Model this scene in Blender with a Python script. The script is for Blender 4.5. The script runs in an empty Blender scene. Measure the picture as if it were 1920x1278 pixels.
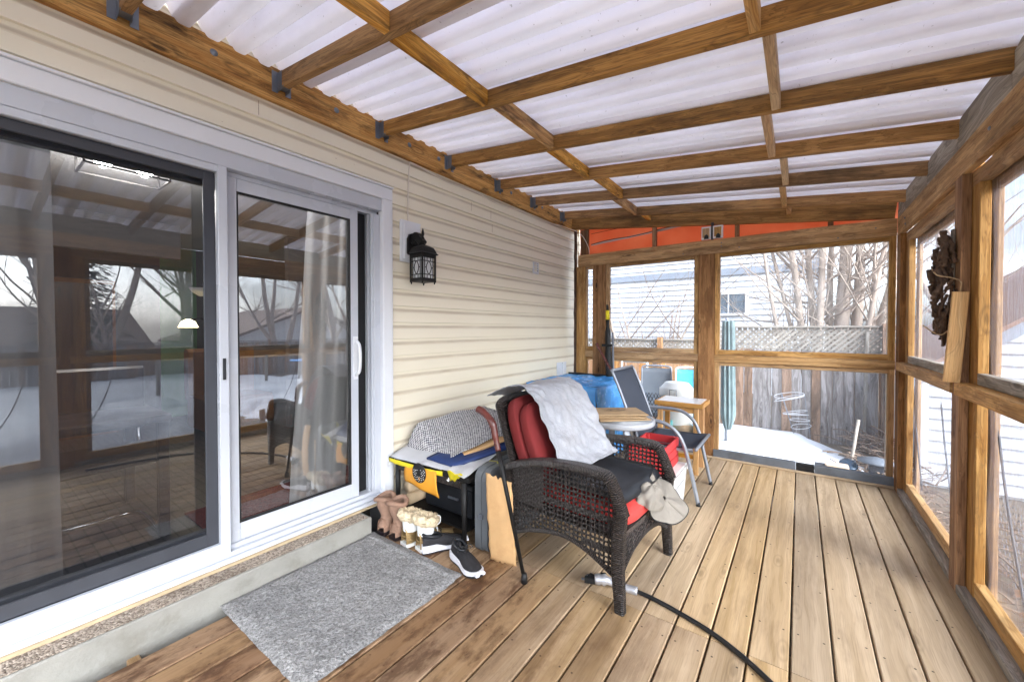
import bpy, bmesh, math, random
from mathutils import Vector, Matrix, Euler, noise as mnoise
random.seed(7)
C = bpy.context.scene.collection
SC = bpy.context.scene
R = math.radians

# ------------------------------------------------------------------ camera
cam = bpy.data.cameras.new('camera'); camo = bpy.data.objects.new('camera', cam); C.objects.link(camo)
camo.location = (0, 0, 1.34)
camo.rotation_euler = (math.pi/2 - 0.01542, 0, 0.623057)
cam.sensor_width = 36; cam.lens = 36*750.577/1920
cam.shift_y = -10.75/1920
cam.clip_start = 0.02; cam.clip_end = 400
SC.camera = camo
# ------------------------------------------------------------------ world, sun, exposure
SUN_EL, SUN_AZ = 29, 116
w = bpy.data.worlds.new('World'); SC.world = w; w.use_nodes = True
nt = w.node_tree; bg = nt.nodes['Background']
sky = nt.nodes.new('ShaderNodeTexSky'); sky.sky_type = 'NISHITA'; sky.sun_disc = False
sky.sun_elevation = R(SUN_EL); sky.sun_rotation = R(SUN_AZ); sky.air_density = 1.0; sky.dust_density = 3.0
hs = nt.nodes.new('ShaderNodeHueSaturation'); hs.inputs['Saturation'].default_value = 0.40
nt.links.new(sky.outputs[0], hs.inputs['Color'])
tc = nt.nodes.new('ShaderNodeTexCoord'); mp = nt.nodes.new('ShaderNodeMapping'); mp.inputs['Scale'].default_value = (1, 1, 2.6)
nt.links.new(tc.outputs['Generated'], mp.inputs['Vector'])
no = nt.nodes.new('ShaderNodeTexNoise'); no.inputs['Scale'].default_value = 3.2; no.inputs['Detail'].default_value = 6
nt.links.new(mp.outputs[0], no.inputs['Vector'])
cr = nt.nodes.new('ShaderNodeMapRange'); cr.inputs[1].default_value = .38; cr.inputs[2].default_value = .62
cr.inputs[3].default_value = 0.75; cr.inputs[4].default_value = 1.9
nt.links.new(no.outputs[0], cr.inputs[0])
mx = nt.nodes.new('ShaderNodeVectorMath'); mx.operation = 'SCALE'
tint = nt.nodes.new('ShaderNodeVectorMath'); tint.operation = 'MULTIPLY'; tint.inputs[1].default_value = (.89, .97, 1.09)
nt.links.new(hs.outputs[0], tint.inputs[0]); nt.links.new(tint.outputs[0], mx.inputs[0]); nt.links.new(cr.outputs[0], mx.inputs['Scale'])
nt.links.new(mx.outputs[0], bg.inputs['Color']); bg.inputs['Strength'].default_value = 0.15
sl = bpy.data.lights.new('sun', 'SUN'); sl.energy = 1.25; sl.angle = R(50); sl.color = (.93, .98, 1)
so = bpy.data.objects.new('sun', sl); C.objects.link(so)
so.rotation_euler = (R(90-SUN_EL), 0, R(180-SUN_AZ))
SC.view_settings.view_transform = 'Standard'; SC.view_settings.look = 'None'
SC.view_settings.exposure = 2.0; SC.view_settings.gamma = 1
SC.render.engine = 'CYCLES'
SC.cycles.use_denoising = True
SC.cycles.max_bounces = 10; SC.cycles.diffuse_bounces = 5; SC.cycles.transparent_max_bounces = 24
SC.cycles.sample_clamp_indirect = 6
SC.cycles.caustics_reflective = False; SC.cycles.caustics_refractive = False

# ------------------------------------------------------------------ materials
def S(r, g, b):
    f = lambda c: c/12.92 if c <= .04045 else ((c+.055)/1.055)**2.4
    return (f(r/255), f(g/255), f(b/255), 1)
def newmat(name):
    m = bpy.data.materials.new(name); m.use_nodes = True
    return m, m.node_tree, m.node_tree.nodes['Principled BSDF']
def nd(nt, t, ins=None, **props):
    n = nt.nodes.new('ShaderNode'+t)
    for k, v in props.items(): setattr(n, k, v)
    for k, v in (ins or {}).items():
        s = n.inputs[k]
        if isinstance(v, bpy.types.NodeSocket): nt.links.new(v, s)
        else: s.default_value = v
    return n
def mth(nt, op, a, b=0., c=0.):
    n = nd(nt, 'Math', {0: a, 1: b, 2: c}, operation=op); return n.outputs[0]
def mixc(nt, f, a, b, mode='MIX'):
    n = nd(nt, 'Mix', {}, data_type='RGBA', blend_type=mode)
    for i, v in ((0, f), (6, a), (7, b)):
        if isinstance(v, bpy.types.NodeSocket): nt.links.new(v, n.inputs[i])
        else: n.inputs[i].default_value = v
    return n.outputs[2]
def mrange(nt, v, a, b, c=0., d=1.):
    return nd(nt, 'MapRange', {0: v, 1: a, 2: b, 3: c, 4: d}).outputs[0]
def coords(nt, kind='Object', scale=(1, 1, 1)):
    t = nd(nt, 'TexCoord')
    return nd(nt, 'Mapping', {'Vector': t.outputs[kind], 'Scale': scale}).outputs[0]
def noise(nt, vec, s, d=3, r=.55, dist=0.):
    return nd(nt, 'TexNoise', {'Vector': vec, 'Scale': s, 'Detail': d, 'Roughness': r, 'Distortion': dist}).outputs[0]
def P(name, col, rough=.6, metal=0., var=.14, vs=7, bump=0., bs=90, spec=.4, dirt=None, damt=.5, ds=3., scale=(1, 1, 1), alpha=None):
    m, nt, b = newmat(name)
    v = coords(nt, 'Object', scale)
    n1 = noise(nt, v, vs, 5)
    lo = tuple(c*(1-var) for c in col[:3])+(1,); hi = tuple(min(1, c*(1+var)) for c in col[:3])+(1,)
    c = mixc(nt, mrange(nt, n1, .3, .7), lo, hi)
    if dirt:
        n2 = noise(nt, v, ds, 6, .65)
        c = mixc(nt, mrange(nt, n2, .5, .72, 0, damt), c, dirt)
    nt.links.new(c, b.inputs['Base Color'])
    b.inputs['Metallic'].default_value = metal; b.inputs['Specular IOR Level'].default_value = spec
    nt.links.new(mrange(nt, n1, .2, .8, max(.02, rough-.1), min(1, rough+.1)), b.inputs['Roughness'])
    if bump:
        bn = nd(nt, 'Bump', {'Strength': bump, 'Distance': .01, 'Height': noise(nt, v, bs, 3)})
        nt.links.new(bn.outputs[0], b.inputs['Normal'])
    if alpha is not None: b.inputs['Alpha'].default_value = alpha
    return m
def WOOD(name, c1, c2, stain, samt=.5, ss=1.2, rough=.7, nails=False, knots=.6, grain=1., wear=False, alt=None, swirl=6., soft=.12):
    """board-grain wood; reads the gc attribute (along, across, depth) and the rb attribute of each board"""
    m, nt, b = newmat(name)
    gc = nd(nt, 'Attribute', attribute_name='gc').outputs['Vector']
    rb = nd(nt, 'Attribute', attribute_name='rb').outputs['Fac']
    off = nd(nt, 'CombineXYZ', {0: mth(nt, 'MULTIPLY', rb, 37.), 1: mth(nt, 'MULTIPLY', rb, 11.), 2: mth(nt, 'MULTIPLY', rb, 5.)}).outputs[0]
    v = nd(nt, 'VectorMath', {0: gc, 1: off}, operation='ADD').outputs[0]
    warp = noise(nt, nd(nt, 'Mapping', {'Vector': v, 'Scale': (1.6, 7, 7)}).outputs[0], 1., 2)
    rings = nd(nt, 'Mapping', {'Vector': v, 'Scale': (.9, 26, 26)}).outputs[0]
    r1 = noise(nt, nd(nt, 'VectorMath', {0: rings, 1: nd(nt, 'CombineXYZ', {1: mth(nt, 'MULTIPLY', warp, swirl)}).outputs[0]}, operation='ADD').outputs[0], 1., 4, .6)
    fine = noise(nt, nd(nt, 'Mapping', {'Vector': v, 'Scale': (6, 260, 260)}).outputs[0], 1., 2)
    # knots
    kv = nd(nt, 'Mapping', {'Vector': v, 'Scale': (3.1, 9.5, 9.5)}).outputs[0]
    vo = nd(nt, 'TexVoronoi', {'Vector': kv, 'Scale': 1., 'Randomness': 1.})
    ksel = mth(nt, 'GREATER_THAN', nd(nt, 'SeparateColor', {0: vo.outputs['Color']}).outputs[0], .6)
    kd = vo.outputs['Distance']; kn = mth(nt, 'MULTIPLY', mth(nt, 'MAXIMUM', mrange(nt, kd, .08, .15, 1, 0), mth(nt, 'MULTIPLY', mrange(nt, mth(nt, 'ABSOLUTE', mth(nt, 'SUBTRACT', kd, .22)), .0, .05, 1, 0), .55)), ksel)
    if alt:
        sel = mth(nt, 'MULTIPLY', mth(nt, 'GREATER_THAN', mth(nt, 'FRACT', mth(nt, 'MULTIPLY', rb, 23.7)), .55), .8)
        c1 = mixc(nt, sel, c1, alt); c2 = mixc(nt, sel, c2, tuple(x*.6 for x in alt[:3])+(1,))
    c = mixc(nt, mrange(nt, r1, .5-soft, .5+soft), c1, c2)
    line = mth(nt, 'ABSOLUTE', mth(nt, 'SUBTRACT', mth(nt, 'FRACT', mth(nt, 'MULTIPLY', r1, 7.)), .5))
    c = mixc(nt, mrange(nt, line, 0., .16, .42*grain, 0), c, stain)
    c = mixc(nt, mth(nt, 'MULTIPLY', mrange(nt, fine, .45, .7), .4*grain), c, stain)
    c = mixc(nt, mth(nt, 'MULTIPLY', kn, knots), c, tuple(x*.45 for x in stain[:3])+(1,))
    sn = noise(nt, nd(nt, 'Mapping', {'Vector': v, 'Scale': (ss, ss*5, ss*5)}).outputs[0], 1., 6, .65, .4)
    c = mixc(nt, mrange(nt, sn, .5, .72, 0, samt), c, stain)
    # board to board tone
    hsv = nd(nt, 'HueSaturation', {'Color': c, 'Value': mrange(nt, rb, 0, 1, .82, 1.16), 'Saturation': mrange(nt, mth(nt, 'FRACT', mth(nt, 'MULTIPLY', rb, 7.3)), 0, 1, .85, 1.1)})
    c = hsv.outputs[0]
    if nails:
        sp = nd(nt, 'SeparateXYZ', {0: gc})
        a = mth(nt, 'SUBTRACT', mth(nt, 'FRACT', mth(nt, 'DIVIDE', mth(nt, 'ADD', sp.outputs[0], 20.2), .405)), .5)
        a = mth(nt, 'ABSOLUTE', mth(nt, 'MULTIPLY', a, .405))
        u = mth(nt, 'ABSOLUTE', mth(nt, 'SUBTRACT', mth(nt, 'ABSOLUTE', sp.outputs[1]), .045))
        d = mth(nt, 'SQRT', mth(nt, 'ADD', mth(nt, 'MULTIPLY', a, a), mth(nt, 'MULTIPLY', u, u)))
        c = mixc(nt, mrange(nt, d, .003, .0055, .85, 0), c, (.012, .01, .009, 1))
    if wear:
        o = coords(nt, 'Object')
        sp = nd(nt, 'SeparateXYZ', {0: o})
        wx = noise(nt, o, 1.7, 5, .6)
        # worn dirty patch where people step out of the door
        fx = mrange(nt, mth(nt, 'ADD', sp.outputs[0], mth(nt, 'MULTIPLY', wx, .9)), -.75, .25, 1, 0)
        fy = mrange(nt, mth(nt, 'ADD', sp.outputs[1], mth(nt, 'MULTIPLY', wx, .8)), 2.0, 2.7, 1, 0)
        f = mth(nt, 'MULTIPLY', mth(nt, 'MULTIPLY', fx, fy), mrange(nt, mth(nt, 'FRACT', mth(nt, 'MULTIPLY', rb, 5.1)), 0, 1, .5, 1.1))
        c = mixc(nt, mth(nt, 'MULTIPLY', f, .8), c, S(118, 82, 54))
        blot = noise(nt, nd(nt, 'Mapping', {'Vector': o, 'Scale': (7, 3, 1)}).outputs[0], 1.4, 7, .7)
        c = mixc(nt, mth(nt, 'MULTIPLY', mrange(nt, blot, .46, .6, 0, .85), mrange(nt, f, .15, .8)), c, S(72, 45, 26))
    nt.links.new(c, b.inputs['Base Color'])
    b.inputs['Specular IOR Level'].default_value = .3
    nt.links.new(mrange(nt, r1, .2, .8, rough-.08, rough+.12), b.inputs['Roughness'])
    h = mth(nt, 'ADD', mth(nt, 'MULTIPLY', r1, .7), mth(nt, 'MULTIPLY', fine, .35))
    bn = nd(nt, 'Bump', {'Strength': .35, 'Distance': .004, 'Height': h}); nt.links.new(bn.outputs[0], b.inputs['Normal'])
    return m
def THIN(name, col, tr, rough=.4, gloss=.06, wrinkle=0., ws=6., refl=None):
    """thin see-through sheet: transparent + a little diffuse + gloss"""
    m, nt, b = newmat(name); nt.nodes.remove(b)
    out = nt.nodes['Material Output']
    t = nd(nt, 'BsdfTransparent', {'Color': (1, 1, 1, 1)})
    d = nd(nt, 'BsdfDiffuse', {'Color': col}); tl = nd(nt, 'BsdfTranslucent', {'Color': col})
    dd = nd(nt, 'MixShader', {0: .5, 1: d.outputs[0], 2: tl.outputs[0]})
    v = coords(nt)
    f = tr
    if wrinkle:
        wn = noise(nt, nd(nt, 'Mapping', {'Vector': v, 'Scale': (1, 3, .5)}).outputs[0], ws, 4, .6, 1.5)
        f = mrange(nt, wn, .42, .7, tr+wrinkle*.3, tr-wrinkle)
    m1 = nd(nt, 'MixShader', {0: f, 1: dd.outputs[0], 2: t.outputs[0]})
    g = nd(nt, 'BsdfGlossy', {'Color': (1, 1, 1, 1), 'Roughness': rough})
    if wrinkle:
        bn = nd(nt, 'Bump', {'Strength': .5, 'Distance': .05, 'Height': wn}); nt.links.new(bn.outputs[0], g.inputs['Normal'])
    fr = nd(nt, 'Fresnel', {'IOR': 1.5})
    fac = mth(nt, 'MINIMUM', mth(nt, 'MULTIPLY', fr.outputs[0], gloss/.04), 1.)
    m2 = nd(nt, 'MixShader', {0: fac, 1: m1.outputs[0], 2: g.outputs[0]})
    nt.links.new(m2.outputs[0], out.inputs[0])
    return m
def GLOW(name, col, strength):
    m, nt, b = newmat(name)
    b.inputs['Base Color'].default_value = col
    b.inputs['Emission Color'].default_value = col; b.inputs['Emission Strength'].default_value = strength
    return m

M = {}
M['pine'] = WOOD('pine', S(190, 148, 96), S(150, 108, 62), S(76, 52, 30), .6, 1.0)
M['pine_rail'] = WOOD('pine_rail', S(206, 164, 110), S(164, 122, 74), S(66, 44, 28), .6, 1.3)
M['pine_light'] = WOOD('pine_light', S(216, 178, 126), S(188, 144, 92), S(104, 70, 42), .45, 1.4)
M['rafter'] = WOOD('rafter', S(186, 138, 76), S(142, 100, 50), S(40, 28, 18), .9, .8)
M['ledger'] = WOOD('ledger', S(224, 170, 94), S(184, 128, 62), S(58, 36, 20), 1., 3.4, knots=.8)
M['grey_wood'] = WOOD('grey_wood', S(176, 166, 152), S(134, 124, 112), S(74, 66, 58), .6, 1.5, rough=.8)
M['post'] = WOOD('post', S(172, 126, 80), S(128, 88, 52), S(64, 38, 20), .5, .9, knots=.9)
M['deck'] = WOOD('deck', S(196, 170, 136), S(166, 140, 104), S(90, 68, 46), .5, 1.1, nails=True, knots=.3, grain=.42, wear=True, swirl=2.2, soft=.2)
M['stool_wood'] = WOOD('stool_wood', S(214, 164, 98), S(188, 134, 70), S(130, 84, 40), .2, 1.0, rough=.45, knots=.2)
M['fence_grey'] = WOOD('fence_grey', S(172, 166, 164), S(120, 112, 108), S(54, 46, 40), .9, .9, rough=.85, knots=.7, alt=S(164, 122, 86))
M['fence_brown'] = WOOD('fence_brown', S(206, 160, 106), S(168, 116, 68), S(98, 62, 36), .6, .9, rough=.8)
M['lattice'] = WOOD('lattice', S(166, 160, 150), S(134, 126, 116), S(92, 82, 72), .4, 1., rough=.85, knots=.1)
M['sill_grey'] = P('sill_grey', S(96, 100, 106), .6, var=.2, bump=.2, bs=60, dirt=S(60, 56, 50))
M['steel'] = P('steel', S(120, 126, 136), .45, .6, var=.2, bump=.1, bs=50)
M['white_vinyl'] = P('white_vinyl', S(220, 222, 226), .35, var=.02, vs=2, dirt=S(200, 198, 194), damt=.15, ds=6)
M['white_alu'] = P('white_alu', S(188, 192, 200), .3, var=.02, vs=2, dirt=S(176, 174, 172), damt=.15, ds=9)
M['dark_alu'] = P('dark_alu', S(66, 68, 74), .5, .3, var=.08)
M['black_gasket'] = P('black_gasket', S(22, 22, 24), .6)
M['concrete'] = P('concrete', S(140, 138, 131), .85, var=.14, vs=5, bump=.35, bs=45, dirt=S(104, 98, 86), damt=.6, ds=6)
M['caulk'] = P('caulk', S(172, 154, 124), .7, var=.12, vs=20, bump=.3, bs=40)
M['black_metal'] = P('black_metal', S(26, 25, 25), .5, .3, var=.25, bump=.25, bs=120)
M['black_plastic'] = P('black_plastic', S(32, 34, 38), .4, var=.15, bump=.05, bs=200, dirt=S(70, 70, 70), damt=.25)
M['orange_tarp'] = None
M['blue_tarp'] = P('blue_tarp', S(84, 166, 250), .25, var=.22, vs=9, bump=.8, bs=14, spec=.6)
M['white_tarp'] = P('white_tarp', S(152, 153, 158), .5, var=.08, vs=6, bump=1., bs=22, dirt=S(150, 140, 130), damt=.35, ds=4)
M['red_fabric'] = P('red_fabric', S(112, 32, 32), .85, var=.15, bump=.2, bs=300)
M['coral_fabric'] = P('coral_fabric', S(206, 66, 60), .85, var=.1, bump=.2, bs=300)
M['grey_tube'] = P('grey_tube', S(138, 142, 150), .4, .4, var=.12, vs=20)
M['sling'] = P('sling', S(60, 66, 78), .7, var=.1, bump=.3, bs=500)
M['khaki'] = P('khaki', S(136, 129, 119), .9, var=.12, bump=.3, bs=250)
M['wire_white'] = P('wire_white', S(222, 212, 198), .5, var=.05)
M['black_rubber'] = P('black_rubber', S(24, 24, 25), .55, var=.2)
M['paper_bag'] = P('paper_bag', S(166, 139, 105), .8, var=.14, vs=14, bump=.6, bs=30)
M['cardboard'] = P('cardboard', S(204, 164, 116), .85, var=.1, bump=.15, bs=30, dirt=S(150, 104, 62), damt=.4, ds=7)
M['resin'] = P('resin', S(164, 166, 171), .5, var=.06, bump=.2, bs=120, dirt=S(120, 118, 116), damt=.4, ds=9)
M['crate_red'] = P('crate_red', S(196, 58, 60), .6, var=.12, bump=.2, bs=60, dirt=S(130, 40, 40), damt=.4)
M['white_plastic'] = P('white_plastic', S(226, 226, 222), .45, var=.04, dirt=S(170, 166, 158), damt=.3)
M['laminate'] = P('laminate', S(232, 234, 236), .2, var=.03)
M['teal'] = P('teal', S(98, 178, 178), .5, var=.15, bump=.2, bs=40)
M['teal_cloth'] = P('teal_cloth', S(112, 130, 132), .8, var=.2, bump=.3, bs=40)
M['turq'] = P('turq', S(80, 180, 210), .5, var=.15)
M['dark_chair'] = P('dark_chair', S(92, 98, 106), .5, var=.12)
M['snow'] = P('snow', (.66, .68, .71, 1), .7, var=.07, vs=5, bump=1., bs=9, dirt=S(168, 164, 156), damt=.35, ds=9)
M['bark'] = P('bark', S(172, 158, 146), .9, var=.22, vs=9, bump=.6, bs=22, scale=(1, 1, .3), dirt=S(120, 106, 94), damt=.5)
M['twig'] = P('twig', S(130, 112, 98), .9, var=.25, vs=14)
M['wire_bright'] = P('wire_bright', S(216, 218, 222), .4, .2, var=.1)
M['driftwood'] = P('driftwood', S(86, 66, 52), .85, var=.4, vs=18, bump=.6, bs=40, dirt=S(34, 26, 22), damt=.7, ds=14)
M['shingle'] = P('shingle', S(142, 112, 98), .9, var=.2, vs=16, bump=.6, bs=40, scale=(1, 1, 3))
M['roof_brown'] = P('roof_brown', S(116, 98, 88), .9, var=.18, vs=14, bump=.5, bs=30)
M['ext_grey'] = P('ext_grey', S(140, 148, 160), .7, var=.06)
M['wall_paint'] = P('wall_paint', S(92, 92, 96), .9, var=.05)
M['ceiling_paint'] = P('ceiling_paint', S(170, 170, 172), .95, var=.06, bump=.9, bs=60)
M['green_paint'] = P('green_paint', S(96, 142, 102), .9, var=.05)
M['dark_furn'] = P('dark_furn', S(34, 28, 30), .35, var=.2)
M['brown_furn'] = P('brown_furn', S(120, 78, 44), .6, var=.2)
M['chrome'] = P('chrome', S(210, 212, 216), .12, 1., var=.03)
M['tan_suede'] = P('tan_suede', S(146, 116, 98), .95, var=.14, vs=20, bump=.4, bs=160)
M['fur'] = P('fur', S(214, 196, 164), 1., var=.22, vs=40, bump=1., bs=120)
M['gold'] = P('gold', S(164, 138, 96), .38, .55, var=.15, vs=20)
M['white_cloth'] = P('white_cloth', S(226, 226, 224), .7, var=.05, bump=.3, bs=60)
M['shoe_black'] = P('shoe_black', S(34, 33, 36), .75, var=.25, vs=30, bump=.4, bs=200)
M['shoe_white'] = P('shoe_white', S(222, 222, 228), .5, var=.05, dirt=S(150, 150, 155), damt=.3)
M['navy'] = P('navy', S(30, 52, 100), .5, var=.12)
M['yellow'] = P('yellow', S(224, 206, 40), .5, var=.08)
M['grey_sheet'] = P('grey_sheet', S(192, 192, 194), .55, var=.05, bump=.3, bs=20)
M['case_grey'] = P('case_grey', S(96, 100, 104), .5, var=.06, bump=.1, bs=200)
M['log'] = P('log', S(196, 172, 140), .85, var=.15, bump=.3, bs=30)
M['cane_wood'] = P('cane_wood', S(88, 38, 30), .3, var=.4, vs=14, spec=.6)
M['dirt'] = P('dirt', S(112, 100, 86), .95, var=.3, vs=4, bump=.6, bs=20, dirt=S(84, 84, 52), damt=.6, ds=2)
M['bulb'] = GLOW('bulb', (1, .97, .92, 1), 40.)
M['lamp_shade'] = GLOW('lamp_shade', (1, .8, .45, 1), 4.)
M['frost'] = P('frost', S(228, 230, 232), .35, var=.04)
M['blue_glass'] = P('blue_glass', S(38, 62, 82), .2, .2, var=.2)
M['brick_block'] = P('brick_block', S(206, 180, 156), .9, var=.15, bump=.5, bs=40)
M['chartreuse'] = P('chartreuse', S(190, 185, 50), .6, var=.1)
M['silver_tape'] = P('silver_tape', S(190, 190, 195), .35, .6, var=.15, bump=.4, bs=60)

def roof_mat():
    m, nt, b = newmat('roof_panel'); nt.nodes.remove(b)
    out = nt.nodes['Material Output']
    v = coords(nt)
    n = noise(nt, nd(nt, 'Mapping', {'Vector': v, 'Scale': (.6, 2, 1)}).outputs[0], 2.5, 5)
    col = mixc(nt, mrange(nt, n, .3, .7), (.81, .79, .85, 1), (.88, .86, .91, 1))
    n3 = noise(nt, nd(nt, 'Mapping', {'Vector': v, 'Scale': (.5, 1.4, 1)}).outputs[0], 1.6, 6, .65)
    col = mixc(nt, mrange(nt, n3, .48, .75, 0, .45), col, (.5, .46, .46, 1))
    n2 = noise(nt, v, 55, 2)
    col = mixc(nt, mrange(nt, n2, .7, .76, 0, .5), col, (.2, .17, .14, 1))
    t = nd(nt, 'BsdfTranslucent', {'Color': col}); d = nd(nt, 'BsdfDiffuse', {'Color': col})
    mx = nd(nt, 'MixShader', {0: .895, 1: t.outputs[0], 2: d.outputs[0]})
    g = nd(nt, 'BsdfGlossy', {'Roughness': .4})
    m2 = nd(nt, 'MixShader', {0: .03, 1: mx.outputs[0], 2: g.outputs[0]})
    nt.links.new(m2.outputs[0], out.inputs[0]); return m
M['roof_panel'] = roof_mat()
M['glass'] = THIN('glass', (.5, .5, .5, 1), .98, .0, .26)
M['screen'] = THIN('screen', S(52, 54, 60), .70, .6, .0)
M['film'] = THIN('film', S(118, 120, 132), .72, .25, .012, wrinkle=.10, ws=3.)
M['film_clear'] = THIN('film_clear', S(220, 222, 226), .93, .1, .03)
M['sheer'] = THIN('sheer', S(226, 228, 230), .12, .8, .0)
M['grey_sheer'] = THIN('grey_sheer', S(128, 130, 136), .04, .8, .0)

def tarp_mat():
    m, nt, b = newmat('orange_tarp'); nt.nodes.remove(b)
    v = coords(nt); n = noise(nt, v, 3, 4); col = mixc(nt, mrange(nt, n, .3, .7), S(226, 140, 104), S(238, 164, 128))
    bn = nd(nt, 'Bump', {'Strength': .4, 'Distance': .03, 'Height': noise(nt, v, 9, 5)})
    bn.inputs['Strength'].default_value = .9
    d = nd(nt, 'BsdfDiffuse', {'Color': col, 'Normal': bn.outputs[0]}); t = nd(nt, 'BsdfTranslucent', {'Color': col})
    mx = nd(nt, 'MixShader', {0: .75, 1: d.outputs[0], 2: t.outputs[0]})
    nt.links.new(mx.outputs[0], nt.nodes['Material Output'].inputs[0]); return m
M['orange_tarp'] = tarp_mat()
def siding_mat(name, c1, c2, pitch, zoff, dirtc):
    m, nt, b = newmat(name)
    v = coords(nt); sp = nd(nt, 'SeparateXYZ', {0: v})
    n1 = noise(nt, nd(nt, 'Mapping', {'Vector': v, 'Scale': (1, .5, 1)}).outputs[0], 1.5, 4)
    c = mixc(nt, mrange(nt, n1, .3, .7), c1, c2)
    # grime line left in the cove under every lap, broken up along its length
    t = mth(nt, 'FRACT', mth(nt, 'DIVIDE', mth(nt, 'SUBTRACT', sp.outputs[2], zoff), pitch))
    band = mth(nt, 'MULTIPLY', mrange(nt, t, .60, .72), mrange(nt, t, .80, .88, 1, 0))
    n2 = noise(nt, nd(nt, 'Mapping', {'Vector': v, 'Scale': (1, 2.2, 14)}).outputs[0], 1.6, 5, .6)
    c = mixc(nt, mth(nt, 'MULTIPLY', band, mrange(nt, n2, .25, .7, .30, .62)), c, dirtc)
    n3 = noise(nt, v, 60, 2)
    c = mixc(nt, mrange(nt, n3, .74, .78, 0, .5), c, dirtc)
    nt.links.new(c, b.inputs['Base Color']); b.inputs['Roughness'].default_value = .5
    b.inputs['Specular IOR Level'].default_value = .3
    return m
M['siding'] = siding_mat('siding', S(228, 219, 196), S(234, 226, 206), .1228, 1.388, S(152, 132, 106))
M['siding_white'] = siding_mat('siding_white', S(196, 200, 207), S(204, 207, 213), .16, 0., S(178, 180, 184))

def floor_mat():
    m, nt, b = newmat('floor_tile')
    v = coords(nt)
    br = nd(nt, 'TexBrick', {'Vector': v, 'Color1': S(92, 84, 80), 'Color2': S(70, 64, 62), 'Mortar': S(40, 36, 34), 'Scale': 4.})
    nt.links.new(br.outputs[0], b.inputs['Base Color']); b.inputs['Roughness'].default_value = .35
    return m
M['floor_tile'] = floor_mat()
def rug_mat(name, c1, c2, s=70, bump=1.):
    m, nt, b = newmat(name)
    v = coords(nt)
    a = noise(nt, nd(nt, 'Mapping', {'Vector': v, 'Scale': (1, 1, 1)}).outputs[0], s, 3, .7, .6)
    big = noise(nt, v, 3.2, 4)
    c = mixc(nt, mrange(nt, a, .32, .68), c1, c2)
    c = mixc(nt, mrange(nt, big, .35, .7, .0, .35), c, tuple(x*.55 for x in c1[:3])+(1,))
    nt.links.new(c, b.inputs['Base Color']); b.inputs['Roughness'].default_value = 1.; b.inputs['Specular IOR Level'].default_value = .05
    bn = nd(nt, 'Bump', {'Strength': bump, 'Distance': .012, 'Height': a}); nt.links.new(bn.outputs[0], b.inputs['Normal'])
    return m
M['rug'] = rug_mat('rug', S(112, 111, 110), S(186, 185, 184), 85)
M['red_rug'] = rug_mat('red_rug', S(80, 34, 30), S(128, 60, 52), 60)
def knit_mat():
    m, nt, b = newmat('knit')
    v = nd(nt, 'Attribute', attribute_name='gc').outputs['Vector']
    sp = nd(nt, 'SeparateXYZ', {0: v})
    u = mth(nt, 'SINE', mth(nt, 'MULTIPLY', sp.outputs[0], 330.)); w_ = mth(nt, 'SINE', mth(nt, 'MULTIPLY', sp.outputs[1], 420.))
    n = noise(nt, v, 60, 2)
    f = mth(nt, 'ADD', mth(nt, 'MULTIPLY', u, w_), mth(nt, 'MULTIPLY', mth(nt, 'SUBTRACT', n, .5), 2.2))
    c = mixc(nt, mrange(nt, f, -.5, .35), S(52, 54, 66), S(216, 214, 214))
    nt.links.new(c, b.inputs['Base Color']); b.inputs['Roughness'].default_value = .95
    bn = nd(nt, 'Bump', {'Strength': .8, 'Distance': .004, 'Height': f}); nt.links.new(bn.outputs[0], b.inputs['Normal'])
    return m
M['knit'] = knit_mat()
def wicker_mat():
    m, nt, b = newmat('wicker')
    v = coords(nt); n = noise(nt, nd(nt, 'Mapping', {'Vector': v, 'Scale': (1, 1, 1)}).outputs[0], 22, 4)
    gv = nd(nt, 'Attribute', attribute_name='gc').outputs['Vector']
    wv = nd(nt, 'TexWave', {'Vector': gv, 'Scale': 34., 'Distortion': 5., 'Detail': 3., 'Detail Scale': 2.}, bands_direction='X').outputs['Fac']
    c = mixc(nt, mrange(nt, wv, .35, 1.), S(16, 14, 14), S(84, 74, 70))  # highlights put into the colour: strand crests lightened, grooves dark
    c = mixc(nt, mrange(nt, n, .62, .74, 0, .35), c, S(110, 102, 98))
    nt.links.new(c, b.inputs['Base Color']); b.inputs['Roughness'].default_value = .33
    bn = nd(nt, 'Bump', {'Strength': 1., 'Distance': .012, 'Height': wv}); nt.links.new(bn.outputs[0], b.inputs['Normal'])
    return m
M['wicker'] = wicker_mat()
def agg_mat():
    m, nt, b = newmat('aggregate')
    v = coords(nt); vo = nd(nt, 'TexVoronoi', {'Vector': v, 'Scale': 130.})
    c = mixc(nt, nd(nt, 'SeparateColor', {0: vo.outputs['Color']}).outputs[1], S(110, 96, 82), S(186, 172, 156))
    n = noise(nt, v, 7, 5); c = mixc(nt, mrange(nt, n, .5, .7, 0, .6), c, S(88, 72, 56))
    nt.links.new(c, b.inputs['Base Color']); b.inputs['Roughness'].default_value = .9
    bn = nd(nt, 'Bump', {'Strength': 1., 'Distance': .006, 'Height': mth(nt, 'SUBTRACT', 1., vo.outputs['Distance'])}); nt.links.new(bn.outputs[0], b.inputs['Normal'])
    return m
M['aggregate'] = agg_mat()
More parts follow.
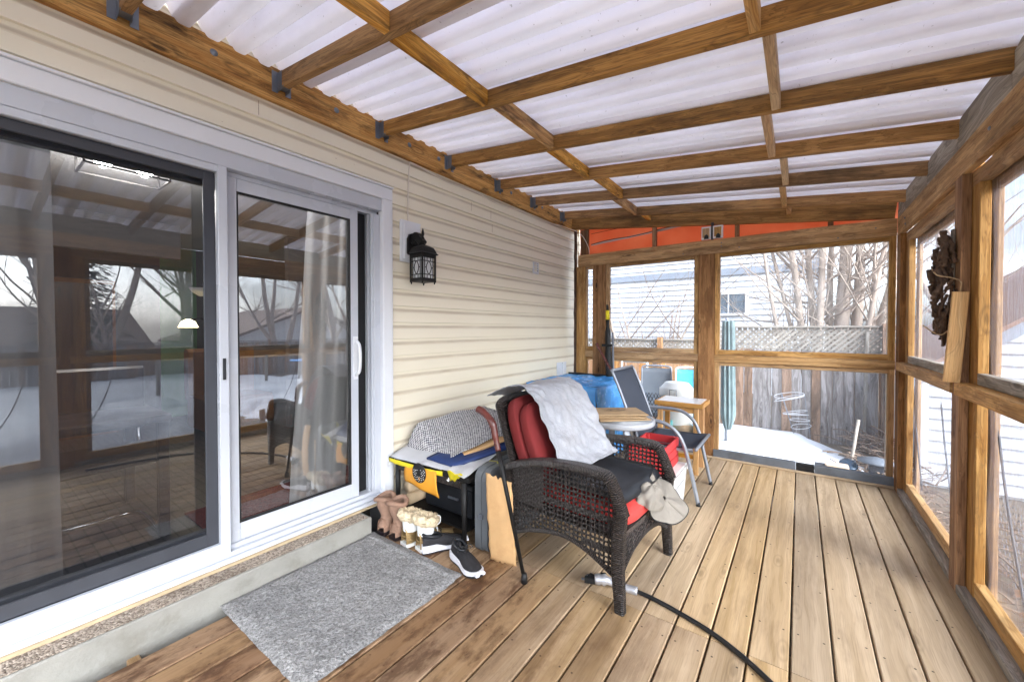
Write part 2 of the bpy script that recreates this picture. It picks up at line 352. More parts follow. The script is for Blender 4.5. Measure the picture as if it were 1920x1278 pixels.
# ------------------------------------------------------------------ geometry
class MB:
    def __init__(s, mtx=None): s.v = []; s.f = []; s.g = []; s.r = []; s.sm = []; s.mi = []; s.mtx = mtx; s.cur = 0
    def add(s, vs, fs, gs=None, rb=None, smooth=False):
        b = len(s.v); rb = random.random() if rb is None else rb
        for i, p in enumerate(vs):
            p = Vector(p)
            s.g.append(tuple(gs[i]) if gs else tuple(p)); s.r.append(rb)
            s.v.append(s.mtx @ p if s.mtx else p)
        for f in fs: s.f.append(tuple(b+i for i in f)); s.sm.append(smooth); s.mi.append(s.cur)
        return s
    def board(s, p0, p1, w, t, up=(0, 0, 1), ch=.003, rb=None):
        """a board from p0 to p1, w wide (across), t thick (along up)"""
        p0 = Vector(p0); p1 = Vector(p1); a = (p1-p0); L = a.length; a.normalize()
        up = Vector(up); up = (up-a*up.dot(a)).normalized(); c = up.cross(a)
        hw, ht = w/2, t/2; ch = min(ch, hw*.5, ht*.5)
        sec = [(-hw+ch, -ht), (hw-ch, -ht), (hw, -ht+ch), (hw, ht-ch), (hw-ch, ht), (-hw+ch, ht), (-hw, ht-ch), (-hw, -ht+ch)]
        vs = []; gs = []
        for l, q in ((0, p0), (L, p1)):
            for u, v in sec: vs.append(q+c*u+up*v); gs.append((l, u, v))
        fs = [(i, (i+1) % 8, 8+(i+1) % 8, 8+i) for i in range(8)]
        fs = [f[::-1] for f in fs]
        fs += [tuple(range(8)), tuple(range(15, 7, -1))]
        return s.add(vs, fs, gs, rb)
    def box(s, lo, hi, ch=.003, rb=None):
        lo = Vector(lo); hi = Vector(hi); d = hi-lo; c = (lo+hi)/2
        ax = max(range(3), key=lambda i: d[i])
        if ax == 0: return s.board((lo.x, c.y, c.z), (hi.x, c.y, c.z), d.y, d.z, (0, 0, 1), ch, rb)
        if ax == 1: return s.board((c.x, lo.y, c.z), (c.x, hi.y, c.z), d.x, d.z, (0, 0, 1), ch, rb)
        return s.board((c.x, c.y, lo.z), (c.x, c.y, hi.z), d.y, d.x, (1, 0, 0), ch, rb)
    def tube(s, pts, r, n=8, closed=False, caps=True, smooth=True):
        pts = [Vector(p) for p in pts]; N = len(pts)
        rs = r if isinstance(r, (list, tuple)) else [r]*N
        vs = []; gs = []; nrm = None; L = 0
        for i, p in enumerate(pts):
            if closed: t = pts[(i+1) % N]-pts[i-1]
            else: t = pts[min(i+1, N-1)]-pts[max(i-1, 0)]
            t.normalize()
            if nrm is None:
                nrm = t.orthogonal().normalized()
            else:
                nrm = (nrm-t*nrm.dot(t))
                nrm = nrm.normalized() if nrm.length > 1e-6 else t.orthogonal().normalized()
            bi = t.cross(nrm)
            if i: L += (p-pts[i-1]).length
            for k in range(n):
                a = 2*math.pi*k/n
                vs.append(p+(nrm*math.cos(a)+bi*math.sin(a))*rs[i]); gs.append((L, rs[i]*math.cos(a), rs[i]*math.sin(a)))
        fs = []
        for i in range(N if closed else N-1):
            j = (i+1) % N
            for k in range(n): fs.append((i*n+k, i*n+(k+1) % n, j*n+(k+1) % n, j*n+k))
        if caps and not closed: fs += [tuple(range(n-1, -1, -1)), tuple((N-1)*n+k for k in range(n))]
        return s.add(vs, fs, gs, None, smooth)
    def sweep(s, pts, w, h, up=(0, 0, 1), smooth=False):
        """rectangular bar along a path; w across, h along up"""
        pts = [Vector(p) for p in pts]; N = len(pts); vs = []; gs = []; L = 0
        W = w if isinstance(w, (list, tuple)) else [w]*N; H = h if isinstance(h, (list, tuple)) else [h]*N
        for i, p in enumerate(pts):
            t = (pts[min(i+1, N-1)]-pts[max(i-1, 0)]).normalized()
            u = Vector(up); u = (u-t*u.dot(t)).normalized(); c = u.cross(t)
            if i: L += (p-pts[i-1]).length
            hw, hh = W[i]/2, H[i]/2; k = .3
            for a, b in ((-hw*(1-k), -hh), (hw*(1-k), -hh), (hw, -hh*(1-k)), (hw, hh*(1-k)), (hw*(1-k), hh), (-hw*(1-k), hh), (-hw, hh*(1-k)), (-hw, -hh*(1-k))):
                vs.append(p+c*a+u*b); gs.append((L, a, b))
        fs = []
        for i in range(N-1):
            for k in range(8): fs.append((i*8+k, (i+1)*8+k, (i+1)*8+(k+1) % 8, i*8+(k+1) % 8))
        fs += [tuple(range(8)), tuple((N-1)*8+k for k in range(7, -1, -1))]
        return s.add(vs, fs, gs, None, smooth)
    def lathe(s, prof, c=(0, 0, 0), n=24, smooth=True, sx=1., sy=1., rot=None):
        c = Vector(c); vs = []; gs = []
        for r, z in prof:
            for k in range(n):
                a = 2*math.pi*k/n; p = Vector((r*math.cos(a)*sx, r*math.sin(a)*sy, z))
                if rot: p = rot @ p
                vs.append(c+p); gs.append((z, r*math.cos(a), r*math.sin(a)))
        fs = []
        for i in range(len(prof)-1):
            for k in range(n): fs.append((i*n+k, i*n+(k+1) % n, (i+1)*n+(k+1) % n, (i+1)*n+k))
        fs += [tuple(range(n-1, -1, -1)), tuple((len(prof)-1)*n+k for k in range(n))]
        return s.add(vs, fs, gs, None, smooth)
    def grid(s, nu, nv, fn, smooth=True, closed_u=False, gcf=None):
        vs = []; gs = []
        for j in range(nv+1):
            for i in range(nu+1):
                vs.append(Vector(fn(i/nu, j/nv))); gs.append(gcf(i/nu, j/nv) if gcf else tuple(vs[-1]))
        W = nu+1
        fs = [(j*W+i, j*W+i+1, (j+1)*W+i+1, (j+1)*W+i) for j in range(nv) for i in range(nu)]
        return s.add(vs, fs, gs, None, smooth)
    def prism(s, outline, a, b, fn):
        """outline of (u,v); fn(u,v,w) -> point; extruded from w=a to w=b"""
        n = len(outline)
        vs = [fn(u, v, a) for u, v in outline]+[fn(u, v, b) for u, v in outline]
        fs = [tuple(range(n-1, -1, -1)), tuple(range(n, 2*n))]+[(i, (i+1) % n, n+(i+1) % n, n+i) for i in range(n)]
        return s.add(vs, fs)
    def build(s, name, m, parent=None, thick=0, sub=0, off=0., label=None):
        me = bpy.data.meshes.new(name); me.from_pydata([tuple(p) for p in s.v], [], s.f); me.update()
        if s.v:
            at = me.attributes.new('gc', 'FLOAT_VECTOR', 'POINT'); at.data.foreach_set('vector', [x for g in s.g for x in g])
            at = me.attributes.new('rb', 'FLOAT', 'POINT'); at.data.foreach_set('value', s.r)
            me.polygons.foreach_set('use_smooth', s.sm)
        ms = m if isinstance(m, (list, tuple)) else [m]
        for q in ms: me.materials.append(M[q] if isinstance(q, str) else q)
        if len(ms) > 1: me.polygons.foreach_set('material_index', s.mi)
        o = bpy.data.objects.new(name, me); C.objects.link(o)
        bm = bmesh.new(); bm.from_mesh(me); bmesh.ops.recalc_face_normals(bm, faces=bm.faces); bm.to_mesh(me); bm.free()
        if parent: put(o, parent)
        if thick:
            md = o.modifiers.new('thick', 'SOLIDIFY'); md.thickness = thick; md.offset = off
        if sub:
            md = o.modifiers.new('smooth', 'SUBSURF'); md.levels = sub; md.render_levels = sub
        if label: o['label'] = label
        return o
def wloc(o):
    l = Vector(o.location)
    return l
def put(o, parent):
    o.parent = parent
    root = parent
    while root.parent: root = root.parent
    if parent.type == 'EMPTY' and parent.parent is None:
        o.matrix_parent_inverse = Matrix.Translation(-Vector(parent.location))
    # parts of parts share the world origin of their mesh, so no inverse is needed there
def thing(name, label, cat, loc=(0, 0, 0), group=None):
    o = bpy.data.objects.new(name, None); C.objects.link(o); o.location = loc
    o.empty_display_size = .1
    o['label'] = label; o['category'] = cat
    if group: o['group'] = group
    return o
def tag(o, label, cat, group=None):
    o['label'] = label; o['category'] = cat
    if group: o['group'] = group
    return o
def struct(o, kind='structure'):
    o['kind'] = kind; return o
def dup(root, d, label=None, group=None):
    r = root.copy(); C.objects.link(r); r.location = Vector(root.location)+Vector(d)
    if label: r['label'] = label
    if group: r['group'] = group
    for ch in list(root.children):
        c = ch.copy(); C.objects.link(c); c.parent = r
        for g in ch.children:
            e = g.copy(); C.objects.link(e); e.parent = c
    return r
def bez(p0, p1, p2, p3, n=12):
    p0, p1, p2, p3 = map(Vector, (p0, p1, p2, p3)); out = []
    for i in range(n+1):
        t = i/n; out.append(p0*(1-t)**3+p1*3*t*(1-t)**2+p2*3*t*t*(1-t)+p3*t**3)
    return out
def spline(pts, n=6):
    pts = [Vector(p) for p in pts]; out = []
    for i in range(len(pts)-1):
        a = pts[max(i-1, 0)]; b = pts[i]; c = pts[i+1]; d = pts[min(i+2, len(pts)-1)]
        for k in range(n):
            t = k/n
            out.append(.5*((2*b)+(c-a)*t+(2*a-5*b+4*c-d)*t*t+(3*b-a-3*c+d)*t**3))
    return out+[pts[-1]]
def nz(x, y, z, s=1.): return mnoise.noise(Vector((x*s, y*s, z*s)))
def frame(mb, x0, x1, z0, z1, wdt, y0, y1):
    mb.box((x0, y0, z0), (x0+wdt, y1, z1)); mb.box((x1-wdt, y0, z0), (x1, y1, z1))
    mb.box((x0+wdt, y0, z0), (x1-wdt, y1, z0+wdt)); mb.box((x0+wdt, y0, z1-wdt), (x1-wdt, y1, z1))
# ------------------------------------------------------------------ setting: ground, deck
def gz(x, y):
    z = -.47+.05*nz(x, y, 0, .6)+.015*nz(x, y, 3, 3.)
    return z
mb = MB()
mb.grid(90, 90, lambda u, v: ((u-.5)*30*(1+3*abs(u-.5)**2*4)-2, (v-.5)*30*(1+3*abs(v-.5)**2*4)+3, gz((u-.5)*40, (v-.5)*40)))
struct(mb.build('ground', 'dirt'))
# deck boards, butt-jointed at y 1.89
mb = MB(); x = .553; edges = [.677]
while x > -2.3: edges.append(x); x -= .1433
for i in range(len(edges)-1):
    a, b = edges[i+1]+.004, edges[i]-.004
    a = max(a, -2.42)
    jy = 1.89 if b < .2 else (.75 if i % 2 else 5.)
    segs = [(-1.7, jy-.002), (jy+.002, 4.6)] if jy < 4 else [(-1.7, 4.6)]
    for y0, y1 in segs:
        mb.board(((a+b)/2, y0, -.018+random.uniform(-.0012, .0012)), ((a+b)/2, y1, -.018+random.uniform(-.0012, .0012)), b-a, .036, (0, 0, 1), .004)
mb.box((.685, -1.7, -.2), (.72, 4.64, -.002)); mb.box((-2.4, 4.60, -.25), (.72, 4.638, -.012))
for k in range(8): mb.box((-2.4, -1.2+k*.8, -.2), (.68, -1.16+k*.8, -.038))
struct(mb.build('deck', 'deck'))
mb = MB(); mb.box((-2.4, -1.7, -.44), (.7, 4.6, -.40)); struct(mb.build('ground_under_deck', 'dirt'))

# ------------------------------------------------------------------ the screened porch
YB = 4.60; SLOPE = -.113
def rz(x): return 2.68+SLOPE*(x+2.35)      # underside of the rafters
porch = thing('screened_porch', 'timber screened porch with brown rafters under a white corrugated plastic roof', 'porch', (-.8, 1.6, 0))
RY = [-1.5, -.86, -.21, .44, 1.09, 1.755, 2.415, 3.075, 3.70, 4.36, 4.646]
mb = MB(); mb.board((-2.40, -1.7, 2.70), (-2.40, 4.85, 2.70), .036, .185); ledger = mb.build('ledger_board', 'ledger', porch)
for y in (.77, 1.42, 2.0, 2.3, 3.3, 3.9):
    mb = MB(Matrix.Translation((-2.381, y, 2.715)) @ Matrix.Rotation(R(90), 4, 'Y'))
    mb.lathe([(.017, 0), (.017, .002), (.008, .003), (.008, .009)], n=12); mb.build('bolt', 'steel', ledger)
rafters = []
for y in RY:
    h = .089
    dz = .0 if y < 4.6 else .072; h += dz
    mb = MB(); mb.board((-2.378, y, rz(-2.378)+h/2-dz), (.80 if y < 4.6 else .65, y, rz(.80 if y < 4.6 else .65)+h/2-dz), .040, h, (0, 0, 1), .003)
    r = mb.build('rafter', 'rafter', porch); rafters.append(r)
    if y < 4.5:
        mb = MB()
        for s in (-1, 1):
            mb.box((-2.379, y+s*.0215-.001, 2.66), (-2.33, y+s*.0215+.001, 2.765), 0.0005)
            mb.box((-2.381, y+s*.021+(-.03 if s < 0 else 0), 2.655), (-2.378, y+s*.021+(.03 if s > 0 else 0), 2.77), .0005)
        mb.box((-2.379, y-.0225, rz(-2.35)-.003), (-2.31, y+.0225, rz(-2.35)-.001), .0005)
        mb.build('joist_hanger', 'steel', r)
for i in range(len(RY)-1):
    for xc in (-1.44, -.13):
        xx = xc+random.uniform(-.02, .02)+(.04 if i % 2 else -.01)
        z = rz(xx)+.0445
        mb = MB(); mb.board((xx, RY[i]+.021, z), (xx, RY[i+1]-.021, z), .038, .087)
        mb.build('blocking_board', 'pine_light' if xc > -1 else 'ledger', porch)
# corrugated plastic roof
mb = MB(); P_, A_ = .118, .036
for k in range(11):
    ya = -1.75+k*P_*5; yb_ = min(ya+P_*5.55, 4.9)
    def roofp(u, v):
        y = ya+(yb_-ya)*v; x = -2.415+3.45*u
        c = 2*(.5+.5*math.cos(2*math.pi*y/P_))**3-1
        return (x, y, rz(x)+.089+.038+.004*(k % 2)+A_*c+.004*nz(x, y, 0, .8))
    mb = MB(); mb.grid(10, 88, roofp)
    mb.build('roof_sheet', 'roof_panel', porch)
# ---- right hand side wall
XR = .655
mb = MB(); mb.box((XR, -1.7, 2.115), (XR+.038, YB-.001, 2.262)); mb.build('beam', 'pine_rail', porch)
for i in range(len(RY)-1):
    y0, y1 = RY[i]+.021, min(RY[i+1]-.021, 4.7)
    x = XR+.008
    mb = MB(); zt = rz(x)+.086
    n = 8
    ol = [(y0-.02 if i else y0, 2.263), (y1+.02, 2.263), (y1+.02, rz(x)-.001), (y1, rz(x)-.001)]
    k = .06 if i % 2 else .02
    ol += [(y1, zt-.015), (y1-k, zt), (y0+k*.5, zt), (y0, zt-.03), (y0, rz(x)-.001), (y0-.02, rz(x)-.001)]
    mb.prism(ol, x, x+.036, lambda u, v, w_: (w_, u, v))
    rr = random.random(); mb.r = [rr]*len(mb.r); mb.g = [(p[1], p[2]-2.3, p[0]-x) for p in mb.v]
    mb.build('blocking_board', 'grey_wood', porch)
def wallpost(y0, y1, m='post'):
    mb = MB(); mb.box((XR, y0, 0), (XR+.036, y1, 2.113)); return mb.build('post', m, porch)
mb = MB(); mb.box((XR, 4.47, 0), (XR+.085, YB-.002, 2.113)); mb.build('post', 'post', porch)
for y in (2.955, .55, -1.5): wallpost(y, y+.115)
# bays: (near y, far y)
for (ya, yb) in ((3.07, 4.47), (.665, 2.955), (-1.385, .55)):
    sn, sf = ya-.09, yb+.005
    for ys in ((ya-.105, ya+.0), (yb-.095, yb)) if ya > 3 else ((ya, ya+.09), (yb-.10, yb+.03)):
        mb = MB(); mb.box((XR+.037, ys[0]+.0005, .045), (XR+.075, ys[1]-.0005, 2.113)); mb.build('stud', 'pine', porch)
    mb = MB(); mb.box((XR+.0365, ya, 2.040), (XR+.078, yb, 2.114)); mb.build('header_board', 'pine', porch)
    mb = MB(); mb.box((XR-.012, ya-.02, 1.005), (XR+.07, yb+.02, 1.072)); mb.build('rail', 'pine_rail', porch)
    mb = MB(); mb.box((XR+.0385, ya+.002, 1.073), (XR+.072, yb-.002, 1.128)); mb.build('rail', 'grey_wood', porch)
    mb = MB(); mb.box((XR+.001, ya-.05, .001), (XR+.115, yb+.02, .044)); mb.build('sill_board', 'grey_wood', porch)
    mb = MB(); mb.box((XR+.04, ya+.002, .0455), (XR+.08, yb-.002, .118)); mb.build('sill_board', 'pine_light', porch)
    for z0, z1 in ((.10, 1.01), (1.10, 2.06)):
        n1 = random.random()*9
        def fl(u, v, z0=z0, z1=z1):
            y = ya+(yb-ya)*u; z = z0+(z1-z0)*v
            return (XR+.082+.008*nz(y, z, n1, 2.)+.006*math.sin((y*3+z*9+n1))*(1-v), y, z)
        mb = MB(); mb.grid(28, 16, fl); sc = mb.build('plastic_film', 'film', porch)
    # fold in the loose film
    for fy in (ya+.17, yb-.3) if ya < 3 else (ya+.5, yb-.12):
        mb = MB(); mb.tube(spline([(XR+.086, fy+.12, .88), (XR+.092, fy+.02, .55), (XR+.09, fy-.2, .15)]), [.001]+[.005]*11+[.002], 5)
        mb.build('film_fold', 'dark_alu', porch)
    # outer framing seen through the film
    for ys in (ya+.04, yb-.095):
        mb = MB(); mb.box((XR+.096, ys, -.4), (XR+.116, ys+.09, 2.2)); mb.build('outer_stud', 'pine_rail', porch)
    mb = MB(); mb.box((XR+.096, ya+.131, 2.0), (XR+.116, yb-.096, 2.2)); mb.build('outer_stud', 'pine_rail', porch)
# ---- back wall
mb = MB(); mb.box((-2.278, YB, 2.122), (XR-.001, YB+.038, 2.266)); mb.build('beam', 'pine_rail', porch)
for x0, x1 in ((-2.262, -2.16), (-1.372, -1.326), (-.545, -.505), (.2, .24)):
    zz = rz(x1)-.074
    mb = MB(); mb.box((x0, YB+.039, 2.10), (x1, YB+.077, zz)); mb.build('cripple_stud', 'post', porch)
for x0, x1, z0 in ((-2.074, -1.915, 0), (-.874, -.721, 0)):
    mb = MB(); mb.box((x0, YB+.001, z0), (x1, YB+.037, 2.121)); mb.build('post', 'post', porch)
mb = MB(); mb.box((-2.30, YB+.002, 0), (-2.178, YB+.036, 2.121)); mb.build('post', 'pine_rail', porch)
mb = MB(); mb.sweep([(-2.318+.006*nz(0, 0, k*.21, 3), YB+.01, .05+.065*k) for k in range(40)], [.03+.012*nz(1, 2, k*.3, 2) for k in range(40)], .04, (0, 1, 0)); mb.build('corner_filler', 'driftwood', porch)
for x0, x1 in ((-2.177, -2.075), (-1.914, -.875), (-.72, .654)):
    w_ = .045 if x1-x0 > .3 else .012
    for (z0, z1, zw) in ((1.073, 2.1205, .035), (.09, .998, .035)):
        for a, b in ((x0, x0+w_), (x1-w_, x1)):
            mb = MB(); mb.box((a+.0005, YB+.012, z0), (b-.0005, YB+.055, z1)); mb.build('window_stop', 'pine_rail', porch)
        mb = MB(); mb.box((x0+w_, YB+.013, z1-zw), (x1-w_, YB+.054, z1-.001)); mb.build('window_stop', 'pine_rail', porch)
        if z0 > 1: mb = MB(); mb.box((x0+w_, YB+.008, z0+.001), (x1-w_, YB+.054, z0+.052)); mb.build('window_stop', 'pine_rail', porch)
        mb = MB(); mb.grid(2, 2, lambda u, v: (x0+(x1-x0)*u, YB+.058, z0+(z1-z0)*v)); mb.build('plastic_film', 'film_clear', porch)
        # pale edge of the film where it is stapled
        mb = MB()
        for a in (x0+w_-.0, x1-w_-.006): mb.box((a, YB+.055, z0+.04), (a+.006, YB+.0575, z1-.03), .0005)
        mb.box((x0+w_, YB+.0552, z1-zw-.006), (x1-w_, YB+.0574, z1-zw), .0005)
        mb.build('film_edge', 'white_plastic', porch)
    mb = MB(); mb.box((x0, YB, .998), (x1, YB+.037, 1.072)); mb.build('rail', 'pine_rail', porch)
xs = [-2.17, -.72, .0, .16, .654]
for a, b, t in ((-1.914, -.875, 0), (-.72, -.02, 0), (-.018, .12, 1), (.122, .654, 0)):
    mb = MB(); mb.box((a, YB-.012, .0015), (b, YB+.05, .088-.006*t)); mb.build('sill_board', 'sill_grey' if not t else 'black_metal', porch)
mb = MB(); mb.box((-1.9, YB-.035, .0012), (.654, YB-.0125, .02)); mb.build('sill_board', 'deck', porch)
# screws on the beams
for x, z in ((-1.03, 2.15), (-.5, 2.16), (.27, 2.15), (.52, 2.2), (-.66, 2.19), (-.66, 2.225)):
    mb = MB(Matrix.Translation((x, YB-.0005, z)) @ Matrix.Rotation(R(90), 4, 'X')); mb.lathe([(.006, 0), (.006, .002), (.003, .003)], n=8); mb.build('bolt', 'steel', porch)
for y, z in ((4.3, 2.2), (4.28, 2.15), (2.6, 2.2), (1.9, 2.19)):
    mb = MB(Matrix.Translation((XR-.0005, y, z)) @ Matrix.Rotation(R(-90), 4, 'Y')); mb.lathe([(.009, 0), (.009, .003), (.004, .006)], n=8); mb.build('bolt', 'steel', porch)
# orange tarp closing the gable above the back beam
def ot(u, v):
    x = -2.30+2.98*u; z0 = 2.16; z1 = rz(x)+.09
    return (x, YB+.105+.014*nz(x, v*2, 0, 2.2)+.01*math.sin(v*9+x), z0+(z1-z0)*v)
mb = MB(); mb.grid(50, 8, ot); t = tag(mb.build('tarp', 'orange_tarp', None, .002), 'orange tarp closing the gap above the beam at the far end', 'tarp')
mb = MB(); mb.tube([(x_, YB+.088, 2.40+.075*(x_+2.2)+.008*math.sin(x_*9)) for x_ in [-2.14+.1*i for i in range(17)]], .004, 6); o = mb.build('cord', 'black_rubber', t)
mb = MB(); mb.grid(24, 2, lambda u, v: (-2.14+1.65*u, YB+.0885, 2.385+.075*1.65*u+.022*v+.006*nz(u*9, 0, 1))); mb.build('seam', 'grey_sheet', t)
mb = MB(); mb.tube([(x_, YB+.088, 2.53+.06*(x_+2.2)) for x_ in [-2.14+.1*i for i in range(10)]], .0025, 6); o = mb.build('cord', 'black_rubber', t)
# ------------------------------------------------------------------ the house wall with its sliding door
XW = -2.42; YD0, YD1, ZD1 = -.22, 1.765, 2.255     # rough opening
house = thing('house', 'house wall in beige vinyl siding with a white sliding patio door', 'house', (-2.6, 1.6, 0))
PITCH, ZOFF = .1228, 1.388
def prof(z):
    t = ((z-ZOFF)/PITCH) % 1.
    if t < .025: return .001+.015*t/.025
    if t < .62: return .016-.002*(t-.025)/.595
    if t < .80: return .014-.011*((t-.62)/.18)**.7
    return .003-.002*(t-.8)/.2
zl = []
k = int((-.1-ZOFF)/PITCH)-1
while ZOFF+k*PITCH < 3.2:
    for t in (0, .025, .3, .62, .66, .72, .80, .9, .9995): zl.append(ZOFF+(k+t)*PITCH)
    k += 1
zl = sorted(set(zl+[ZD1]))
mb = MB()
def strip(y0, y1, za, zb):
    zz = [z for z in zl if za <= z <= zb]
    vs = []
    for y in (y0, y1):
        for z in zz:
            t = ((z-ZOFF)/PITCH) % 1.
            vs.append((XW+prof(z), y, z))
    n = len(zz)
    mb.add(vs, [(i, i+1, n+i+1, n+i) for i in range(n-1)])
strip(1.80, 4.87, -.35, 3.15); strip(-3.2, 1.80, ZD1-.001, 3.15); strip(-3.2, -.2, -.35, ZD1)
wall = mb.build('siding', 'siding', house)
# seams where two lengths of siding overlap
mb = MB()
for y, za in ((3.02, 2.265), (3.0, 2.39), (.98, 2.505), (2.72, 2.40)):
    mb.box((XW+.0155, y, za), (XW+.0165, y+.002, za+.078), .0003)
mb.build('siding_seam', 'brown_furn', wall)
mb = MB(); mb.box((XW-.05, 4.875, -.4), (XW+.02, 4.95, 3.0)); mb.build('corner_trim', 'siding', house)
# back face and roof mass behind
mb = MB(); mb.box((XW-.2, 1.81, -.4), (XW-.004, 4.87, 3.0)); mb.box((XW-.2, -3.2, ZD1+.01), (XW-.004, 1.81, 3.0)); mb.box((XW-.2, -3.2, -.4), (XW-.004, -.23, ZD1+.01))
mb.build('wall_core', 'wall_paint', house)
# lower patch at the far end (paler panel and conduit)
mb = MB(); mb.box((XW+.013, 4.28, .62), (XW+.02, 4.52, .93), .001); mb.box((XW+.0205, 4.40, .64), (XW+.04, 4.44, .93), .004); mb.build('wall_patch', 'white_vinyl', wall)
# concrete step under the door
XS = -2.265; ZS = .114
mb = MB(); mb.box((XW-.1, -3, -.4), (XS, 1.575, ZS-.004), .006); st = mb.build('door_step', 'concrete', house)
mb = MB(); mb.box((XW-.05, -3, ZS-.003), (XS-.012, 1.56, ZS), .002); mb.build('step_tread', 'aggregate', st)
mb = MB(); mb.sweep([(-2.385, y, ZS+.006+.003*nz(y, 0, 0, 5)) for y in [-1+.08*i for i in range(35)]], .022, .016, (0, 0, 1)); mb.build('caulk_bead', 'caulk', st)
# white casing
XT = -2.385
mb = MB()
for x1, y0, y1, z0 in ((XT, 1.765, 1.845, .1),):
    mb.box((XW-.02, y0, z0), (x1, y1, ZD1), .004)
mb.box((XW-.02, -.3, ZD1+.001), (XT, 1.845, ZD1+.085), .004)
mb.box((XW-.02, -.30, .1), (XT, -.215, ZD1), .004)
mb.box((XW-.02, -.302, ZD1+.086), (XT+.012, 1.849, ZD1+.098), .002)
mb.box((XW-.02, 1.8465, .1), (XT-.018, 1.862, ZD1+.098), .002)
mb.build('door_casing', 'white_vinyl', house)
# door frame
mb = MB(); XF = -2.40
mb.box((-2.56, -.212, 2.17), (XF, 1.764, ZD1-.001), .003)           # head
mb.box((-2.56, -.212, 2.145), (XF-.055, 1.764, 2.169), .002)
mb.box((-2.56, 1.715, .20), (XF-.02, 1.764, 2.144), .003)
for x in (-2.43, -2.47, -2.515): mb.box((x-.004, 1.695, .20), (x+.004, 1.714, 2.143), .001)
mb.box((-2.56, -.212, .20), (XF-.02, -.165, 2.144), .003)
mb.box((-2.56, -.212, .115), (-2.388, 1.764, .150), .003)           # threshold steps
mb.box((-2.56, -.212, .1505), (-2.408, 1.764, .175), .002)
mb.box((-2.56, -.212, .1755), (-2.432, 1.764, .199), .002)
for y in (.2, .72, .82, 1.3): mb.box((-2.3875, y, .128), (-2.386, y+.05, .136), .0005)
door = mb.build('sliding_door', 'white_alu', house)
def sub(name, m, f, **k):
    mb = MB(); f(mb); return mb.build(name, m, door, **k)
def fr(mb, y0, y1, z0, z1, wy, wzb, wzt, x0, x1):
    mb.box((x0, y0, z0), (x1, y0+wy, z1), .003); mb.box((x0, y1-wy, z0), (x1, y1, z1), .003)
    mb.box((x0, y0+wy, z0), (x1, y1-wy, z0+wzb), .003); mb.box((x0, y0+wy, z1-wzt), (x1, y1-wy, z1), .003)
# meeting post (white) in front, screen on the left, glass sash on the right
sub('meeting_post', 'white_alu', lambda m: m.box((-2.44, .785, .176), (-2.398, .828, 2.17), .003))
sub('screen_rail', 'white_alu', lambda m: m.box((-2.43, -.16, .1755), (-2.402, .784, .236), .003))
sub('screen_rail', 'white_alu', lambda m: m.box((-2.43, -.16, 2.135), (-2.402, .784, 2.169), .003))
sub('screen_frame', 'dark_alu', lambda m: fr(m, -.16, .783, .237, 2.134, .05, .06, .045, -2.446, -2.431))
sub('screen_mesh', 'screen', lambda m: m.grid(1, 1, lambda u, v: (-2.439, -.115+.86*u, .29+1.80*v)))
sub('latch', 'black_plastic', lambda m: m.box((-2.398, .798, 1.08), (-2.392, .812, 1.19), .002))
sub('sash', 'white_alu', lambda m: fr(m, .829, 1.61, .20, 2.143, .06, .095, .07, -2.485, -2.45))
sub('sash_gasket', 'black_gasket', lambda m: fr(m, .886, 1.553, .292, 2.076, .008, .008, .008, -2.475, -2.448))
sub('glass_pane', 'glass', lambda m: m.grid(1, 1, lambda u, v: (-2.47, .889+.662*u, .295+1.78*v)))
sub('inner_sash', 'dark_alu', lambda m: fr(m, -.16, .86, .20, 2.143, .06, .09, .06, -2.545, -2.50))
sub('glass_pane', 'glass', lambda m: m.grid(1, 1, lambda u, v: (-2.52, -.10+.90*u, .29+1.79*v)))
sub('track_slot', 'black_gasket', lambda m: (m.box((-2.54, 1.612, .201), (-2.495, 1.694, 2.142), .001),))
hd = sub('handle', 'white_vinyl', lambda m: (m.tube(spline([(-2.445, 1.585, 1.26), (-2.405, 1.585, 1.23), (-2.395, 1.585, 1.15), (-2.405, 1.585, 1.06), (-2.445, 1.585, 1.03)]), .012, 8), m.box((-2.449, 1.568, 1.0), (-2.443, 1.602, 1.29), .002)))
# ---- the room behind the glass
mb = MB(); mb.box((-7.0, -2.6, .10), (-2.58, 4.6, .13)); mb.build('room_floor', 'floor_tile', house)
mb = MB(); mb.box((-7.0, -2.6, 2.46), (-2.64, 4.6, 2.56)); mb.build('room_ceiling', 'ceiling_paint', house)
mb = MB(); mb.box((-7.1, -2.6, .13), (-7.0, 1.619, 2.46)); mb.box((-7.0, -2.7, .13), (-2.6, -2.6, 2.46)); mb.box((-7.0, 4.5, .13), (-2.64, 4.6, 2.46)); mb.box((-5.6, -2.5, 2.1), (-5.5, 1.45, 2.46)); mb.build('room_wall', 'wall_paint', house)
mb = MB(); mb.box((-7.1, 1.62, .13), (-7.0, 2.02, 2.46)); mb.build('room_wall', 'green_paint', house)
mb = MB(); mb.box((-7.1, 2.021, .13), (-7.0, 4.6, 2.46)); mb.box((-5.2, 2.4, .13), (-5.1, 4.5, 2.46)); mb.build('room_wall', 'wall_paint', house)
